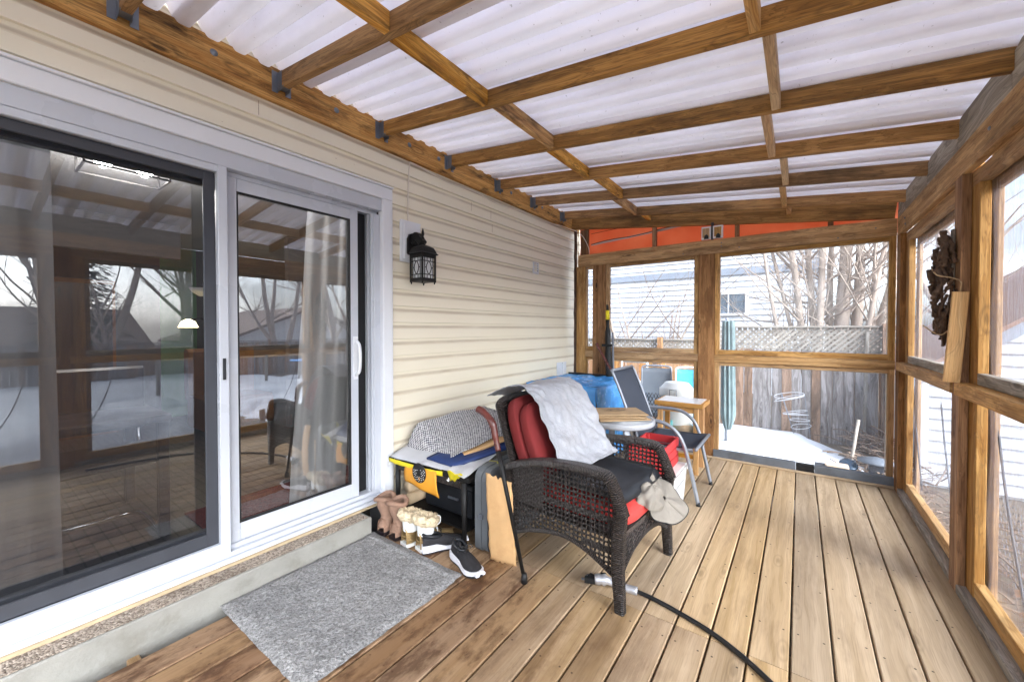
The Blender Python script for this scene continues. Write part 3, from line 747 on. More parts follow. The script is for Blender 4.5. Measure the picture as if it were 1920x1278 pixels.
# curtains
def curt(y0, y1, z0, z1, x, amp, fr_, top_sc=1., drift=0.):
    def f(u, v):
        y = y0+(y1-y0)*u*(1 if v > .5 else 1)+drift*(1-v)
        return (x+amp*math.sin(u*fr_+v*1.3)+.01*nz(u*6, v*6, y0), y, z0+(z1-z0)*v+.01*math.sin(u*17)*(1-v))
    mb = MB(); mb.grid(40, 20, f); return mb
tag(curt(-.35, .25, .2, 2.3, -2.66, .02, 24, drift=.02).build('curtain', 'grey_sheer'), 'dark grey sheer curtain hanging behind the screened half of the patio door', 'curtain')
tag(curt(1.36, 1.75, .19, 2.2, -2.64, .025, 22, drift=-.13).build('curtain', 'sheer'), 'white sheer curtain bunched behind the sliding glass half of the patio door', 'curtain')
# ceiling light
t = thing('ceiling_light', 'lit rectangular ceiling light with a black frame inside the room', 'ceiling light', (-3.6, .64, 2.46))
mb = MB(); a0, a1, b0, b1, c0, c1 = -3.72, -3.46, .46, .86, 2.33, 2.458
for x in (a0, a1):
    for y in (b0, b1): mb.box((x-.006, y-.006, c0), (x+.006, y+.006, c1), .001)
for z in (c0, c1-.006):
    for y in (b0, b1): mb.box((a0+.006, y-.006, z), (a1-.006, y+.006, z+.012), .001)
    for x in (a0, a1): mb.box((x-.006, b0+.006, z), (x+.006, b1-.006, z+.012), .001)
mb.build('frame', 'black_metal', t)
for y in (.56, .76):
    mb = MB(); mb.lathe([(.012, .06), (.04, .045), (.05, .02), (.04, -.015), (.012, -.04)], (-3.59, y, 2.40), 12); mb.build('bulb', 'bulb', t)
pl = bpy.data.lights.new('ceiling_bulb', 'POINT'); pl.energy = 11; pl.shadow_soft_size = .12; pl.color = (1, .96, .9)
po = bpy.data.objects.new('ceiling_bulb', pl); C.objects.link(po); po.location = (-3.59, .66, 2.27)
# dining table and chrome chair
t = thing('dining_table', 'dark dining table standing inside behind the glass door', 'table', (-3.4, .4, .13))
mb = MB(); mb.box((-3.9, -.6, .80), (-3.0, .74, .84), .006); mb.build('table_top', 'dark_furn', t)
for x, y in ((-3.85, -.5), (-3.06, -.5), (-3.85, .68), (-3.06, .68)):
    mb = MB(); mb.box((x, y, .13), (x+.05, y+.05, .80)); mb.build('leg', 'dark_furn', t)
t = thing('cantilever_chair', 'black seated chair on a bent chrome tube base inside the room', 'chair', (-3.3, .5, .13))
mb = MB(); mb.box((-3.5, .25, .56), (-3.05, .72, .62), .02); mb.build('seat', 'dark_furn', t)
mb = MB(); mb.box((-3.56, .25, .70), (-3.5, .72, 1.1), .02); mb.build('backrest', 'dark_furn', t)
mb = MB()
mb.tube(spline([(-3.53, .27, 1.0), (-3.5, .27, .56), (-3.06, .27, .55), (-3.05, .27, .16), (-3.1, .27, .145), (-3.5, .29, .145), (-3.53, .48, .145), (-3.5, .69, .145), (-3.1, .70, .145), (-3.05, .70, .16), (-3.06, .70, .55), (-3.5, .70, .56), (-3.53, .70, 1.0)]), .012, 8)
mb.build('frame', 'chrome', t)
# sideboard, lamp and armchair deeper in the room
t = thing('sideboard', 'brown wooden cabinet against the inner wall of the room', 'cabinet', (-6.6, .3, .13))
mb = MB(); mb.box((-6.95, -.8, .13), (-6.5, 1.1, 1.9)); mb.build('carcass', 'brown_furn', t)
for y in (-.78, .17): mb = MB(); mb.box((-6.499, y, .2), (-6.48, y+.9, 1.85)); mb.build('door', 'dark_furn', t)
t = thing('floor_lamp', 'arched floor lamp with small lit dome shades by the green wall', 'lamp', (-6.1, 1.95, .13))
mb = MB(); mb.lathe([(.14, 0), (.14, .02), (.02, .03)], (-6.1, 1.95, .13), 16); mb.build('base', 'black_metal', t)
mb = MB(); mb.tube(spline([(-6.1, 1.95, .15), (-6.1, 1.95, 1.2), (-6.1, 1.85, 1.45), (-6.05, 1.68, 1.45)]), .012, 6); mb.tube(spline([(-6.1, 1.95, 1.2), (-6.1, 1.95, 1.75), (-6.08, 1.8, 1.8)]), .01, 6); mb.build('pole', 'black_metal', t)
mb = MB(); mb.lathe([(.02, .1), (.07, .07), (.1, 0)], (-6.05, 1.66, 1.36), 16); mb.build('lamp_shade', 'lamp_shade', t)
mb = MB(); mb.lathe([(.12, .07), (.09, .02), (.02, -.03)], (-6.08, 1.8, 1.78), 16); mb.build('lamp_shade', 'frost', t)
t = thing('armchair', 'brown upholstered armchair deep inside the room', 'armchair', (-5.6, 1.9, .13))
mb = MB(); mb.box((-5.9, 1.6, .2), (-5.3, 2.3, .55), .04); mb.build('seat', 'brown_furn', t)
mb = MB(); mb.box((-6.0, 1.6, .5), (-5.85, 2.3, 1.1), .05); mb.build('backrest', 'brown_furn', t)
mb = MB(); mb.box((-3.25, .86, .131), (-2.6, 2.0, .142), .003); tag(mb.build('floor_mat', 'red_rug'), 'dark red mat on the floor just inside the sliding door', 'mat')
# ---- things fixed to the wall
t = thing('wall_lantern', 'black metal lantern with pierced sides on a white mounting block', 'lantern', (XW, 2.02, 1.9))
mb = MB(); mb.box((XW+.008, 1.925, 1.842), (XW+.028, 2.118, 2.150), .004); mb.box((XW+.0285, 1.947, 1.864), (XW+.042, 2.096, 2.128), .004); mb.build('mounting_block', 'white_vinyl', t)
lx, ly = -2.262, 2.022
mb = MB(); mb.prism([(-.055+.0, 1.90), (.055, 1.90), (.055, 2.01), (.04, 2.045), (0, 2.06), (-.04, 2.045), (-.055, 2.01)], XW+.0425, XW+.06, lambda u, v, w_: (w_, ly+u, v)); mb.build('back_plate', 'black_metal', t)
mb = MB(); mb.sweep(spline([(XW+.05, ly, 1.985), (XW+.09, ly, 2.03), (XW+.13, ly, 2.0), (lx, ly, 1.97)]), [.05, .06]+[.055]*17, [.06]*10+[.05]*9, (0, 0, 1)); mb.build('arm', 'black_metal', t)
mb = MB(); hw = .062
prf = [(.078, 1.885), (.080, 1.890), (.072, 1.897), (.066, 1.915), (.055, 1.938), (.035, 1.95), (.018, 1.957), (.012, 1.972), (.016, 1.985), (.009, 1.997), (.013, 2.008), (.006, 2.02), (.011, 2.038), (.008, 2.06), (.002, 2.082)]
for (r0, z0), (r1, z1) in zip(prf[:7], prf[1:7]):
    vs = [(lx+sx*r0, ly+sy*r0, z0) for sx, sy in ((-1, -1), (1, -1), (1, 1), (-1, 1))]+[(lx+sx*r1, ly+sy*r1, z1) for sx, sy in ((-1, -1), (1, -1), (1, 1), (-1, 1))]
    mb.add(vs, [(i, (i+1) % 4, 4+(i+1) % 4, 4+i) for i in range(4)])
mb.lathe(prf[6:], (lx, ly, 0), 10); mb.build('cap', 'black_metal', t)
mb = MB()
for sx in (-1, 1):
    for sy in (-1, 1):
        mb.box((lx+sx*hw-.006, ly+sy*hw-.006, 1.683), (lx+sx*hw+.006, ly+sy*hw+.006, 1.885), .001)
        mb.lathe([(.005, 0), (.006, -.006), (.002, -.014)], (lx+sx*hw*.95, ly+sy*hw*.95, 1.683), 6)
for z0, z1 in ((1.695, 1.712), (1.862, 1.884), (1.735, 1.740), (1.832, 1.837)):
    for s in (-1, 1):
        mb.box((lx+s*hw-.003, ly-hw+.006, z0), (lx+s*hw+.003, ly+hw-.006, z1), .0005)
        mb.box((lx-hw+.006, ly+s*hw-.003, z0), (lx+hw-.006, ly+s*hw+.003, z1), .0005)
mb.box((lx-hw, ly-hw, 1.686), (lx+hw, ly+hw, 1.6945), .001)
for s in (-1, 1):
    for fx in (True, False):
        q = lambda a, z: (lx+s*(hw+.0005), ly+a, z) if fx else (lx+a, ly+s*(hw+.0005), z)
        for a in (-.040, .040): mb.tube([q(a, 1.71), q(a, 1.865)], .0035, 5)
        for a in (-.017, .017):
            mb.tube([q(a, 1.71), q(a, 1.74)], .003, 5); mb.tube([q(a, 1.835), q(a, 1.865)], .003, 5)
            mb.tube([q(a*(.2+1.2*math.sin(k/10*math.pi)), 1.74+.095*k/10) for k in range(11)], .0032, 5)
            mb.tube([q(a*1.4, 1.788), q(a*2.4, 1.788)], .003, 5)
mb.build('cage', 'black_metal', t)
mb = MB(); mb.box((lx-.05, ly-.05, 1.7125), (lx+.05, ly+.05, 1.861), .002); mb.build('glass_liner', 'frost', t)
t = thing('wall_vent', 'small white louvred vent cover on the siding near the far corner', 'vent', (XW, 3.79, 2.03))
mb = MB(); fr(mb, 3.74, 3.845, 1.955, 2.085, .012, .012, .012, XW+.008, XW+.03); mb.build('frame', 'white_vinyl', t)
for k in range(4):
    mb = MB(); mb.board((XW+.02, 3.752, 1.977+.028*k), (XW+.02, 3.833, 1.977+.028*k), .026, .004, (.6, 0, 1), .0005); mb.build('slat', 'white_vinyl', t)
pts = [(XW+.03, 1.99, 2.15), (XW+.02, 2.0, 2.35), (XW+.02, 2.015, 2.56), (XW+.025, 2.05, 2.595), (XW+.024, 2.4, 2.565), (XW+.026, 2.75, 2.58), (XW+.024, 3.1, 2.555), (XW+.024, 3.5, 2.58), (XW+.026, 3.9, 2.57), (XW+.03, 4.3, 2.60), (XW+.05, 4.5, 2.60), (-2.24, 4.585, 2.53), (-2.14, 4.60, 2.36), (-2.135, 4.62, 2.25)]
mb = MB(); mb.tube(spline(pts, 8), .0045, 6); tag(mb.build('cable', 'wire_white'), 'thin white cable running from the lantern along the ledger board', 'cable')
t = thing('flood_light', 'twin square flood light fixed on top of the far beam', 'flood light', (-.75, YB, 2.27))
for x in (-.845, -.735):
    mb = MB(); fr_y = YB-.03
    mb.box((x, fr_y, 2.272), (x+.09, fr_y+.045, 2.40), .004); h_ = mb.build('lamp_head', 'frost', t)
    mb = MB(); mb.box((x+.012, fr_y-.004, 2.29), (x+.078, fr_y-.0005, 2.385), .001); mb.build('lens', 'pine_light', h_)
    mb = MB(); mb.lathe([(.022, 0), (.02, .03), (.004, .045)], (x+.05, fr_y-.012, 2.273), 10); mb.build('sensor', 'black_plastic', h_)
mb = MB(); mb.box((-.755, YB-.02, 2.268), (-.735, YB+.03, 2.44), .002); mb.build('bracket', 'dark_alu', t)
# ------------------------------------------------------------------ things on the deck
# doormat
def rugf(u, v):
    x = -2.262+.79*u; y = .726+.862*v
    e = min(u, 1-u, v, 1-v)*20
    wob = .006*nz(x*9, y*9, 1)
    x += (.006*nz(y*14, 1, 0) if u < .02 or u > .98 else 0)
    y += (.006*nz(x*14, 2, 0) if v < .02 or v > .98 else 0)
    h = .004+.012*min(1, e)+.003*nz(x, y, 0, 30)+wob*.5
    if v > .93: h += .006
    return (x, y, h)
mb = MB(); mb.grid(110, 120, rugf); tag(mb.build('doormat', 'rug'), 'grey shaggy doormat on the deck below the sliding door', 'doormat')

def shoe_outline(t):   # half widths from heel (0) to toe (1)
    return [.030, .036, .036, .034, .034, .038, .044, .047, .044, .034, .012][min(10, int(t*10))]*(1-(t*10 % 1))+[.030, .036, .036, .034, .034, .038, .044, .047, .044, .034, .012][min(10, int(t*10)+1)]*(t*10 % 1)
def place(x, y, ang, z=0, s=1.): return Matrix.Translation((x, y, z)) @ Matrix.Rotation(R(ang), 4, 'Z') @ Matrix.Scale(s, 4)
def sole(mb, L, z0, z1, grow=.0, lift=0.):
    n = 20; ol = []
    for i in range(n+1):
        t = i/n; ol.append((t*L, shoe_outline(t)+grow))
    ol += [(x, -y) for x, y in ol[::-1]]
    mb.prism(ol, z0, z1, lambda u, v, w_: (u, v, w_+(lift*max(0, u/L-.7)**1.5*6)))
def upper(mb, L, hf, z0=.028, n=18):
    def f(u, v):
        t = .01+.98*v; a = math.pi*u
        wv = shoe_outline(t)*.97; h = hf(t)
        c, s_ = math.cos(a), math.sin(a)
        return (t*L, wv*math.copysign(abs(c)**.75, c), z0+h*s_**.75)
    mb.grid(14, n, f)
def sneaker(x, y, ang, label):
    mt = place(x, y, ang)
    t = thing('sneaker', label, 'sneaker', (x, y, 0), 'black and white running shoes')
    mb = MB(mt); sole(mb, .285, .0, .012, .003, .02); mb.build('outsole', 'shoe_black', t)
    mb = MB(mt); 
    n = 20
    ol = [(i/n*.285, (shoe_outline(i/n)+.006)) for i in range(n+1)]
    ol += [(a, -b) for a, b in ol[::-1]]
    hs_ = lambda u: .052 if u < .08 else (.052-.020*(u-.08)/.06 if u < .14 else .032)
    N = len(ol)
    vs = [(u, v, .0125+.02*max(0, u/.285-.7)**1.5*6) for u, v in ol]+[(u, v*.97, hs_(u)+.02*max(0, u/.285-.7)**1.5*6) for u, v in ol]
    mb.add(vs, [tuple(range(N-1, -1, -1)), tuple(range(N, 2*N))]+[(i, (i+1) % N, N+(i+1) % N, N+i) for i in range(N)])
    mb.build('midsole', 'shoe_white', t)
    mb = MB(mt); upper(mb, .283, lambda t_: [.062, .075, .070, .060, .060, .060, .052, .042, .036, .030, .012][min(10, int(t_*10))]*(1-(t_*10 % 1))+[.062, .075, .070, .060, .060, .060, .052, .042, .036, .030, .012][min(10, int(t_*10)+1)]*(t_*10 % 1), .028)
    up_ = mb.build('upper', 'shoe_black', t)
    mb = MB(mt); mb.tube([(.062+.052*math.cos(a), .029*math.sin(a), .098-.010*math.cos(a*1)) for a in [2*math.pi*i/16 for i in range(16)]], .009, 8, closed=True); mb.build('collar', 'black_plastic', t)
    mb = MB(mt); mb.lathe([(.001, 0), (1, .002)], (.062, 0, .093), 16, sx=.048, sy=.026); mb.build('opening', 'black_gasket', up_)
    mb = MB(mt)
    for k in range(5):
        xx = .125+.018*k; zz = .092-.010*k
        mb.tube([(xx, -.022, zz-.008), (xx+.004, 0, zz+.002), (xx, .022, zz-.008)], .0028, 6)
        mb.tube([(xx, .022, zz-.008), (xx+.010, 0, zz), (xx+.018, -.022, zz-.018)], .0028, 6)
    mb.tube(spline([(.12, 0, .1), (.115, .03, .115), (.13, .045, .1), (.125, .02, .1), (.11, -.03, .118), (.13, -.05, .095)], 5), .0025, 6)
    mb.build('lace', 'black_rubber', t)
    mb = MB(mt); mb.box((.262, -.03, .026), (.288, -.006, .040), .004); mb.box((.25, .012, .026), (.287, .03, .042), .004); mb.build('toe_cap', 'shoe_white', t)
    return t
sneaker(-1.828, 1.615, 60, 'black sneaker with white midsole standing next to the fur topped boots')
sneaker(-1.640, 1.705, -18, 'black sneaker with white toe lying over the corner of the doormat')
def tan_boot(x, y, ang, label):
    mt = place(x, y, ang)
    t = thing('boot', label, 'boot', (x, y, 0), 'tan suede slouch boots')
    mb = MB(mt); sole(mb, .25, 0, .022, .004); mb.build('sole', 'dark_furn', t)
    mb = MB(mt); upper(mb, .25, lambda q: .085-.055*max(0, q-.25)/.75 if q < .97 else .03, .02)
    def sh(u, v):
        a = 2*math.pi*u; z = .05+.19*v
        r = .047+.004*math.sin(v*9+u*4)+.012*max(0, v-.6)
        return (.052+(r+.004)*math.cos(a)+.012*math.sin(v*5), r*math.sin(a)*.95, z+.008*math.sin(a*2)*v)
    mb.grid(22, 16, sh); mb.build('upper', 'tan_suede', t)
    mb = MB(mt); mb.tube([(.052+.012*math.sin(5.)+.060*math.cos(a), .056*math.sin(a), .232+.012*math.sin(a*2+1)) for a in [2*math.pi*i/20 for i in range(20)]], .015, 8, closed=True); mb.build('cuff', 'tan_suede', t)
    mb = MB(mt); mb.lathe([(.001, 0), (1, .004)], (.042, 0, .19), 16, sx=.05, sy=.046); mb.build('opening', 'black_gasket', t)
    return t
tan_boot(-2.205, 1.600, 96, 'tan suede slouch boot against the end of the door step')
tan_boot(-2.092, 1.605, 88, 'tan suede slouch boot between its twin and the fur topped boots')
def fur_boot(x, y, ang, label):
    mt = place(x, y, ang)
    t = thing('snow_boot', label, 'boot', (x, y, 0), 'gold snow boots with fur cuffs')
    mb = MB(mt); sole(mb, .255, 0, .02, .006); mb.build('sole', 'white_plastic', t)
    mb = MB(mt); upper(mb, .25, lambda q: .095-.06*max(0, q-.3)/.7 if q < .97 else .03, .02)
    for z in (.045, .065): mb.tube([(.05-.052*math.cos(a), .041*math.sin(a), z) for a in [-1.4+.28*i for i in range(11)]], .003, 5)
    mb.build('shell', 'gold', t)
    def sh(u, v):
        a = 2*math.pi*u; r = .046+.006*v
        return (.055+r*1.1*math.cos(a), r*math.sin(a), .09+.075*v+.004*nz(u*9, v*5, 2))
    mb = MB(mt); mb.grid(20, 8, sh); mb.build('shaft', 'white_cloth', t)
    def fu(u, v):
        a = 2*math.pi*u; b = 2*math.pi*v; rr = .024+.009*nz(u*22, v*7, x*5)+.006*nz(u*60, v*20, y)
        R0 = .056
        return (.055+(R0*1.1+rr*math.cos(b))*math.cos(a), (R0+rr*math.cos(b))*math.sin(a), .178+rr*1.25*math.sin(b)-.016*math.cos(a))
    mb = MB(mt); mb.grid(60, 20, fu); mb.build('fur_cuff', 'fur', t)
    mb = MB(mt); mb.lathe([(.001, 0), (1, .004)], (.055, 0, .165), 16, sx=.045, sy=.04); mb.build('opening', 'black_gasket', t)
    mb = MB(mt)
    for k in range(5): mb.tube([(.105+.004*k, -.028, .16-.016*k), (.112+.006*k, .0, .165-.016*k), (.105+.004*k, .028, .15-.016*k)], .0032, 6)
    mb.tube(spline([(.11, 0, .18), (.13, -.04, .19), (.11, -.075, .17), (.10, -.05, .15), (.12, -.02, .17)], 5), .003, 6)
    mb.tube(spline([(.11, 0, .18), (.14, .03, .17), (.12, .06, .12), (.11, .05, .09)], 5), .003, 6)
    mb.build('lace', 'white_cloth', t)
    return t
fur_boot(-1.975, 1.60, 82, 'gold and white snow boot with fur cuff beside the tan boots')
fur_boot(-1.862, 1.615, 76, 'gold and white snow boot with fur cuff beside the black sneakers')

# ---- low black table with its pile
t = thing('side_table', 'low black wicker table buried under mats and bags by the wall', 'table', (-1.98, 2.2, 0))
mb = MB(); mb.box((-2.34, 1.82, .395), (-1.63, 2.6, .425), .006); mb.build('table_top', 'black_metal', t)
for x, y in ((-2.32, 1.835), (-1.665, 1.815), (-2.32, 2.57), (-1.66, 2.57)):
    mb = MB(); mb.tube([(x, y, 0), (x, y, .20), (x, y, .395)], [.014, .017, .019], 10); mb.build('leg', 'black_metal', t)
mb = MB(); mb.box((-2.31, 1.84, .08), (-1.66, 2.58, .092), .003); mb.build('shelf', 'black_metal', t)
mb = MB(); mb.sweep([(-2.3, 1.83, .37), (-1.68, 1.83, .37)], .012, .05); mb.build('apron', 'wicker', t)
t = thing('tool_box', 'black box with a small gold emblem on the table shelf', 'box', (-2.0, 2.1, .092))
mb = MB(); mb.box((-2.16, 1.95, .094), (-1.72, 2.3, .285), .012); mb.build('body', 'black_plastic', t)
mb = MB(); mb.box((-2.165, 1.945, .286), (-1.715, 2.305, .315), .01); mb.build('lid', 'black_plastic', t)
mb = MB(); mb.box((-2.13, 1.9435, .19), (-2.06, 1.949, .25), .001); mb.build('emblem', 'gold', t)
mb = MB(); mb.box((-1.93, 1.938, .195), (-1.84, 1.9495, .21), .002); mb.build('latch', 'steel', t)
for i, (x, z, r, lb) in enumerate(((-2.245, .135, .04, 'pale split log lying lowest on the table shelf'), (-2.25, .218, .042, 'pale split log lying on top of another under the table'))):
    mb = MB(); mb.tube([(x, 1.86, z), (x, 2.4, z)], r, 14); tag(mb.build('log', 'log'), lb, 'log')
# orange bag with a dark flower hanging below the table edge
def bg_(u, v): return (-2.20+.30*u+.03*(1-v)*(u-.3), 1.806-.012*math.sin(v*3)+.006*math.sin(u*9), .415-.165*(1-v)*(1-.25*(1-u))-.0)
mb = MB(); mb.grid(12, 10, bg_); bag = tag(mb.build('shopping_bag', P('bag_orange', S(228, 158, 52), .5, var=.12), None, .003), 'orange bag with a dark round flower hanging under the yellow hem', 'bag')
mb = MB()
mb.lathe([(.001, 0), (.066, .001), (.066, .003)], (-2.045, 1.790, .385), 24, rot=Matrix.Rotation(R(90), 3, 'X')); 
mb.build('flower_print', 'black_gasket', bag)
mb = MB()
for k in range(46):
    a = k*2.4; r = .06*math.sqrt((k+8)/54)
    x_, z_ = -2.045+r*math.cos(a), .385+r*math.sin(a)
    if z_ < .41: mb.lathe([(.001, 0), (.0035, .0005), (.002, .002)], (x_, 1.7865, z_), 6, rot=Matrix.Rotation(R(90), 3, 'X'))
mb.build('flower_seed', 'white_cloth', bag)
# pile on the table, bottom up
def blend(c, u, v): return Vector(c[0])*(1-u)*(1-v)+Vector(c[1])*u*(1-v)+Vector(c[2])*u*v+Vector(c[3])*(1-u)*v
def sheet(name, m, c, nu=20, nv=20, amp=.006, sc=9, th=.004, bulge=None, parent=None, gcf=None):
    def f(u, v):
        p = blend(c, u, v); p.z += amp*nz(p.x*sc, p.y*sc, c[0][2]*30)
        if bulge: p.z += bulge(u, v)
        return p
    mb = MB(); mb.grid(nu, nv, f, gcf=gcf); return mb.build(name, m, parent, th)
o = tag(sheet('reusable_bag', 'grey_sheet', [(-2.36, 1.80, .432), (-1.80, 1.825, .434), (-1.66, 2.5, .50), (-2.34, 2.5, .50)], bulge=lambda u, v: .05*math.sin(min(1, v*3)*math.pi/2)), 'grey flat bag with a yellow hem spread over the low black table', 'bag')
def hem(u, v):
    x = -2.37+.575*u; return (x, 1.797-.004*math.sin(u*11)+.03*u*u, .430-.03*(1-v)-.012*math.sin(u*3)+.004*nz(u*12, v, 0))
mb = MB(); mb.grid(24, 3, hem); mb.build('hem', 'yellow', o, .004)
mb = MB(); mb.box((-2.36, 1.788, .428), (-2.31, 1.795, .436), .001); mb.box((-1.86, 1.812, .43), (-1.80, 1.819, .438), .001); mb.build('hem_tab', 'black_gasket', o)
mb = MB(); mb.tube(spline([(-2.355, 1.79, .40), (-2.36, 1.785, .38), (-2.345, 1.787, .385), (-2.36, 1.785, .365)], 5), .003, 6); mb.tube(spline([(-1.80, 1.815, .40), (-1.795, 1.81, .38), (-1.81, 1.811, .385)], 5), .004, 6); mb.build('hem_string', 'white_cloth', o)
o = tag(sheet('reusable_bag', 'grey_sheet', [(-1.80, 1.80, .45), (-1.655, 1.80, .43), (-1.60, 2.35, .58), (-1.78, 2.35, .56)], amp=.012, sc=16), 'crumpled grey bag flap with a yellow corner by the cane', 'bag')
mb = MB(); mb.grid(6, 6, lambda u, v: (-1.79+.13*u*(1-.5*v), 1.795+.03*v, .45-.075*v*(1-u*.3)+.008*math.sin(u*9))); mb.build('hem', 'yellow', o, .003)
def slab(name, m, c, th, **k): return sheet(name, m, c, 6, 6, 0, 1, th, **k)
tag(slab('folder', 'navy', [(-2.05, 1.86, .460), (-1.79, 1.855, .458), (-1.50, 2.27, .575), (-1.9, 2.42, .60)], .018), 'navy blue folder sticking out under the knitted mat', 'folder')
tag(slab('cardboard_sheet', 'cardboard', [(-2.0, 1.96, .475), (-1.85, 1.925, .472), (-1.535, 2.29, .625), (-1.9, 2.45, .65)], .014), 'strip of brown cardboard between the knitted mat and the navy folder', 'cardboard')
tag(slab('notebook', 'chartreuse', [(-1.63, 1.98, .44), (-1.56, 2.0, .44), (-1.53, 2.0, .50), (-1.60, 1.98, .50)], .02), 'small yellow green notebook standing behind the cane', 'notebook')
def mb_(u, v):
    ur = max(0, min(1, (.85-u)/.85))
    b = .15*math.sin(min(1., v/.16)*math.pi/2)*ur*(1-.75*v)
    return b+.014*math.sin(u*7+v*5)+.012*math.sin(v*11+1)*v
c = [(-2.335, 1.925, .462), (-1.885, 1.915, .470), (-1.60, 2.30, .665), (-2.05, 2.47, .705)]
tag(sheet('knitted_mat', 'knit', c, 40, 40, .008, 12, .008, bulge=mb_, gcf=lambda u, v: (u*.45, v*.55, 0)), 'black and white woven mat draped over the pile by the wall', 'mat')
mb = MB(); mb.sweep([(-2.06, 1.93, .458), (-2.07, 1.86, .447), (-2.085, 1.80, .437)], .028, .004); tag(mb.build('strap', 'grey_sheet'), 'grey webbing strap end over the yellow hem', 'strap')
# upright case and bent cardboard beside the table
t = thing('folding_case', 'dark grey hard case standing upright beside the black table', 'case', (-1.55, 2.1, 0))
def rc(y0, y1, z0, z1, r):
    o = []
    for cx_, cz_, a0 in ((y1-r, z1-r, 0), (y0+r, z1-r, 90), (y0+r*.4, z0+r*.4, 180), (y1-r*.4, z0+r*.4, 270)):
        for k in range(5): a = R(a0+22.5*k); rr = r if a0 < 180 else r*.4; o.append((cx_+rr*math.cos(a), cz_+rr*math.sin(a)))
    return o
mb = MB(); mb.prism(rc(1.83, 2.45, 0, .50, .07), -1.592, -1.545, lambda u, v, w_: (w_, u, v)); mb.build('shell', 'case_grey', t)
mb = MB(); mb.prism(rc(1.836, 2.445, 0.003, .495, .07), -1.5445, -1.50, lambda u, v, w_: (w_, u, v)); mb.build('shell', 'case_grey', t)
mb = MB(); mb.box((-1.56, 1.822, .2), (-1.53, 1.835, .23), .002); mb.build('latch', 'steel', t)
def cb(u, v):
    x = -1.485+.165*u+.03*(1-v)+.012*math.sin(v*math.pi); y = 1.80+.03*u-.012*math.sin(v*math.pi)+.012*abs(v-.62)
    z = (.50-.03*u)*v
    return (x+.012*nz(v*9, u*2, 0)*(1 if u in (0., 1.) else 0), y-.006*math.sin(u*math.pi), z+(.022*nz(u*11, 0, 5) if v < .01 or v > .99 else 0))
mb = MB(); mb.grid(12, 24, cb); tag(mb.build('cardboard_sheet', 'cardboard', None, .005), 'tall bent sheet of orange brown cardboard standing beside the wicker chair', 'cardboard')
# cane
t = thing('walking_cane', 'brown wooden walking cane leaning on the near corner of the wicker chair', 'cane', (-1.167, 1.745, 0))
yc = 1.742
mb = MB(); mb.tube(spline([(-1.497, yc+.01, .880), (-1.455, yc+.005, .868), (-1.405, yc, .838), (-1.380, yc, .80), (-1.365, yc, .74), (-1.345, yc, .67)], 6), [.021]*7+[.019]*6+[.021]*6+[.019]*6+[.016]*6, 12); mb.build('handle', 'cane_wood', t)
mb = MB(); mb.tube([(-1.345, yc, .67), (-1.30, yc, .50), (-1.175, yc, .03)], [.015, .012, .010], 10); mb.build('shaft', 'black_metal', t)
mb = MB(); mb.lathe([(.018, 0), (.017, .03), (.013, .05)], (-1.172, yc, 0), 12); mb.build('tip', 'black_rubber', t)

# ---- wicker armchair
WM = Matrix.Translation((-.985, 2.17, 0)) @ Matrix.Rotation(R(-4.5), 4, 'Z')
t = thing('wicker_armchair', 'dark brown wicker armchair with red cushions facing the screened side', 'armchair', (-.985, 2.17, 0))
def inside(p, poly):
    x, y = p; c_ = False; n = len(poly)
    for i in range(n):
        x1, y1 = poly[i]; x2, y2 = poly[i-1]
        if (y1 > y) != (y2 > y) and x < (x2-x1)*(y-y1)/(y2-y1)+x1: c_ = not c_
    return c_
def weave(mb, poly, fn, pitch=.0245, hole=.0112, th=.008, solid=lambda u, v: False):
    xs_ = [p[0] for p in poly]; zs_ = [p[1] for p in poly]
    q = pitch/2
    nx_ = int((max(xs_)-min(xs_))/q)+1; nz_ = int((max(zs_)-min(zs_))/q)+1
    idx = {}
    vs = []; fs = []
    def vid(i, j):
        if (i, j) not in idx:
            idx[(i, j)] = len(vs); u = min(xs_)+i*q-(.0018 if i % 2 else -.0018); v = min(zs_)+j*q-(.0018 if j % 2 else -.0018)
            d = .005*math.sin(i*math.pi/2+j*math.pi)
            vs.append(fn(u, v, d))
        return idx[(i, j)]
    for i in range(nx_):
        for j in range(nz_):
            u = min(xs_)+(i+.5)*q; v = min(zs_)+(j+.5)*q
            if not inside((u, v), poly): continue
            if i % 2 and j % 2 and not solid(u, v): continue
            fs.append((vid(i, j), vid(i+1, j), vid(i+1, j+1), vid(i, j+1)))
    mb.add(vs, fs, smooth=True)
side = [(-.345, .16), (-.345, .545), (-.15, .60), (.05, .625), (.265, .62), (.305, .55), (.35, .45), (.31, .38), (.30, .17), (.2, .215), (.05, .255), (-.10, .25), (-.25, .20)]
armp = [(-.36, 0, .545), (-.28, 0, .575), (-.12, 0, .618), (.05, 0, .638), (.18, 0, .642), (.262, 0, .632), (.298, 0, .585), (.325, 0, .52), (.352, 0, .455)]
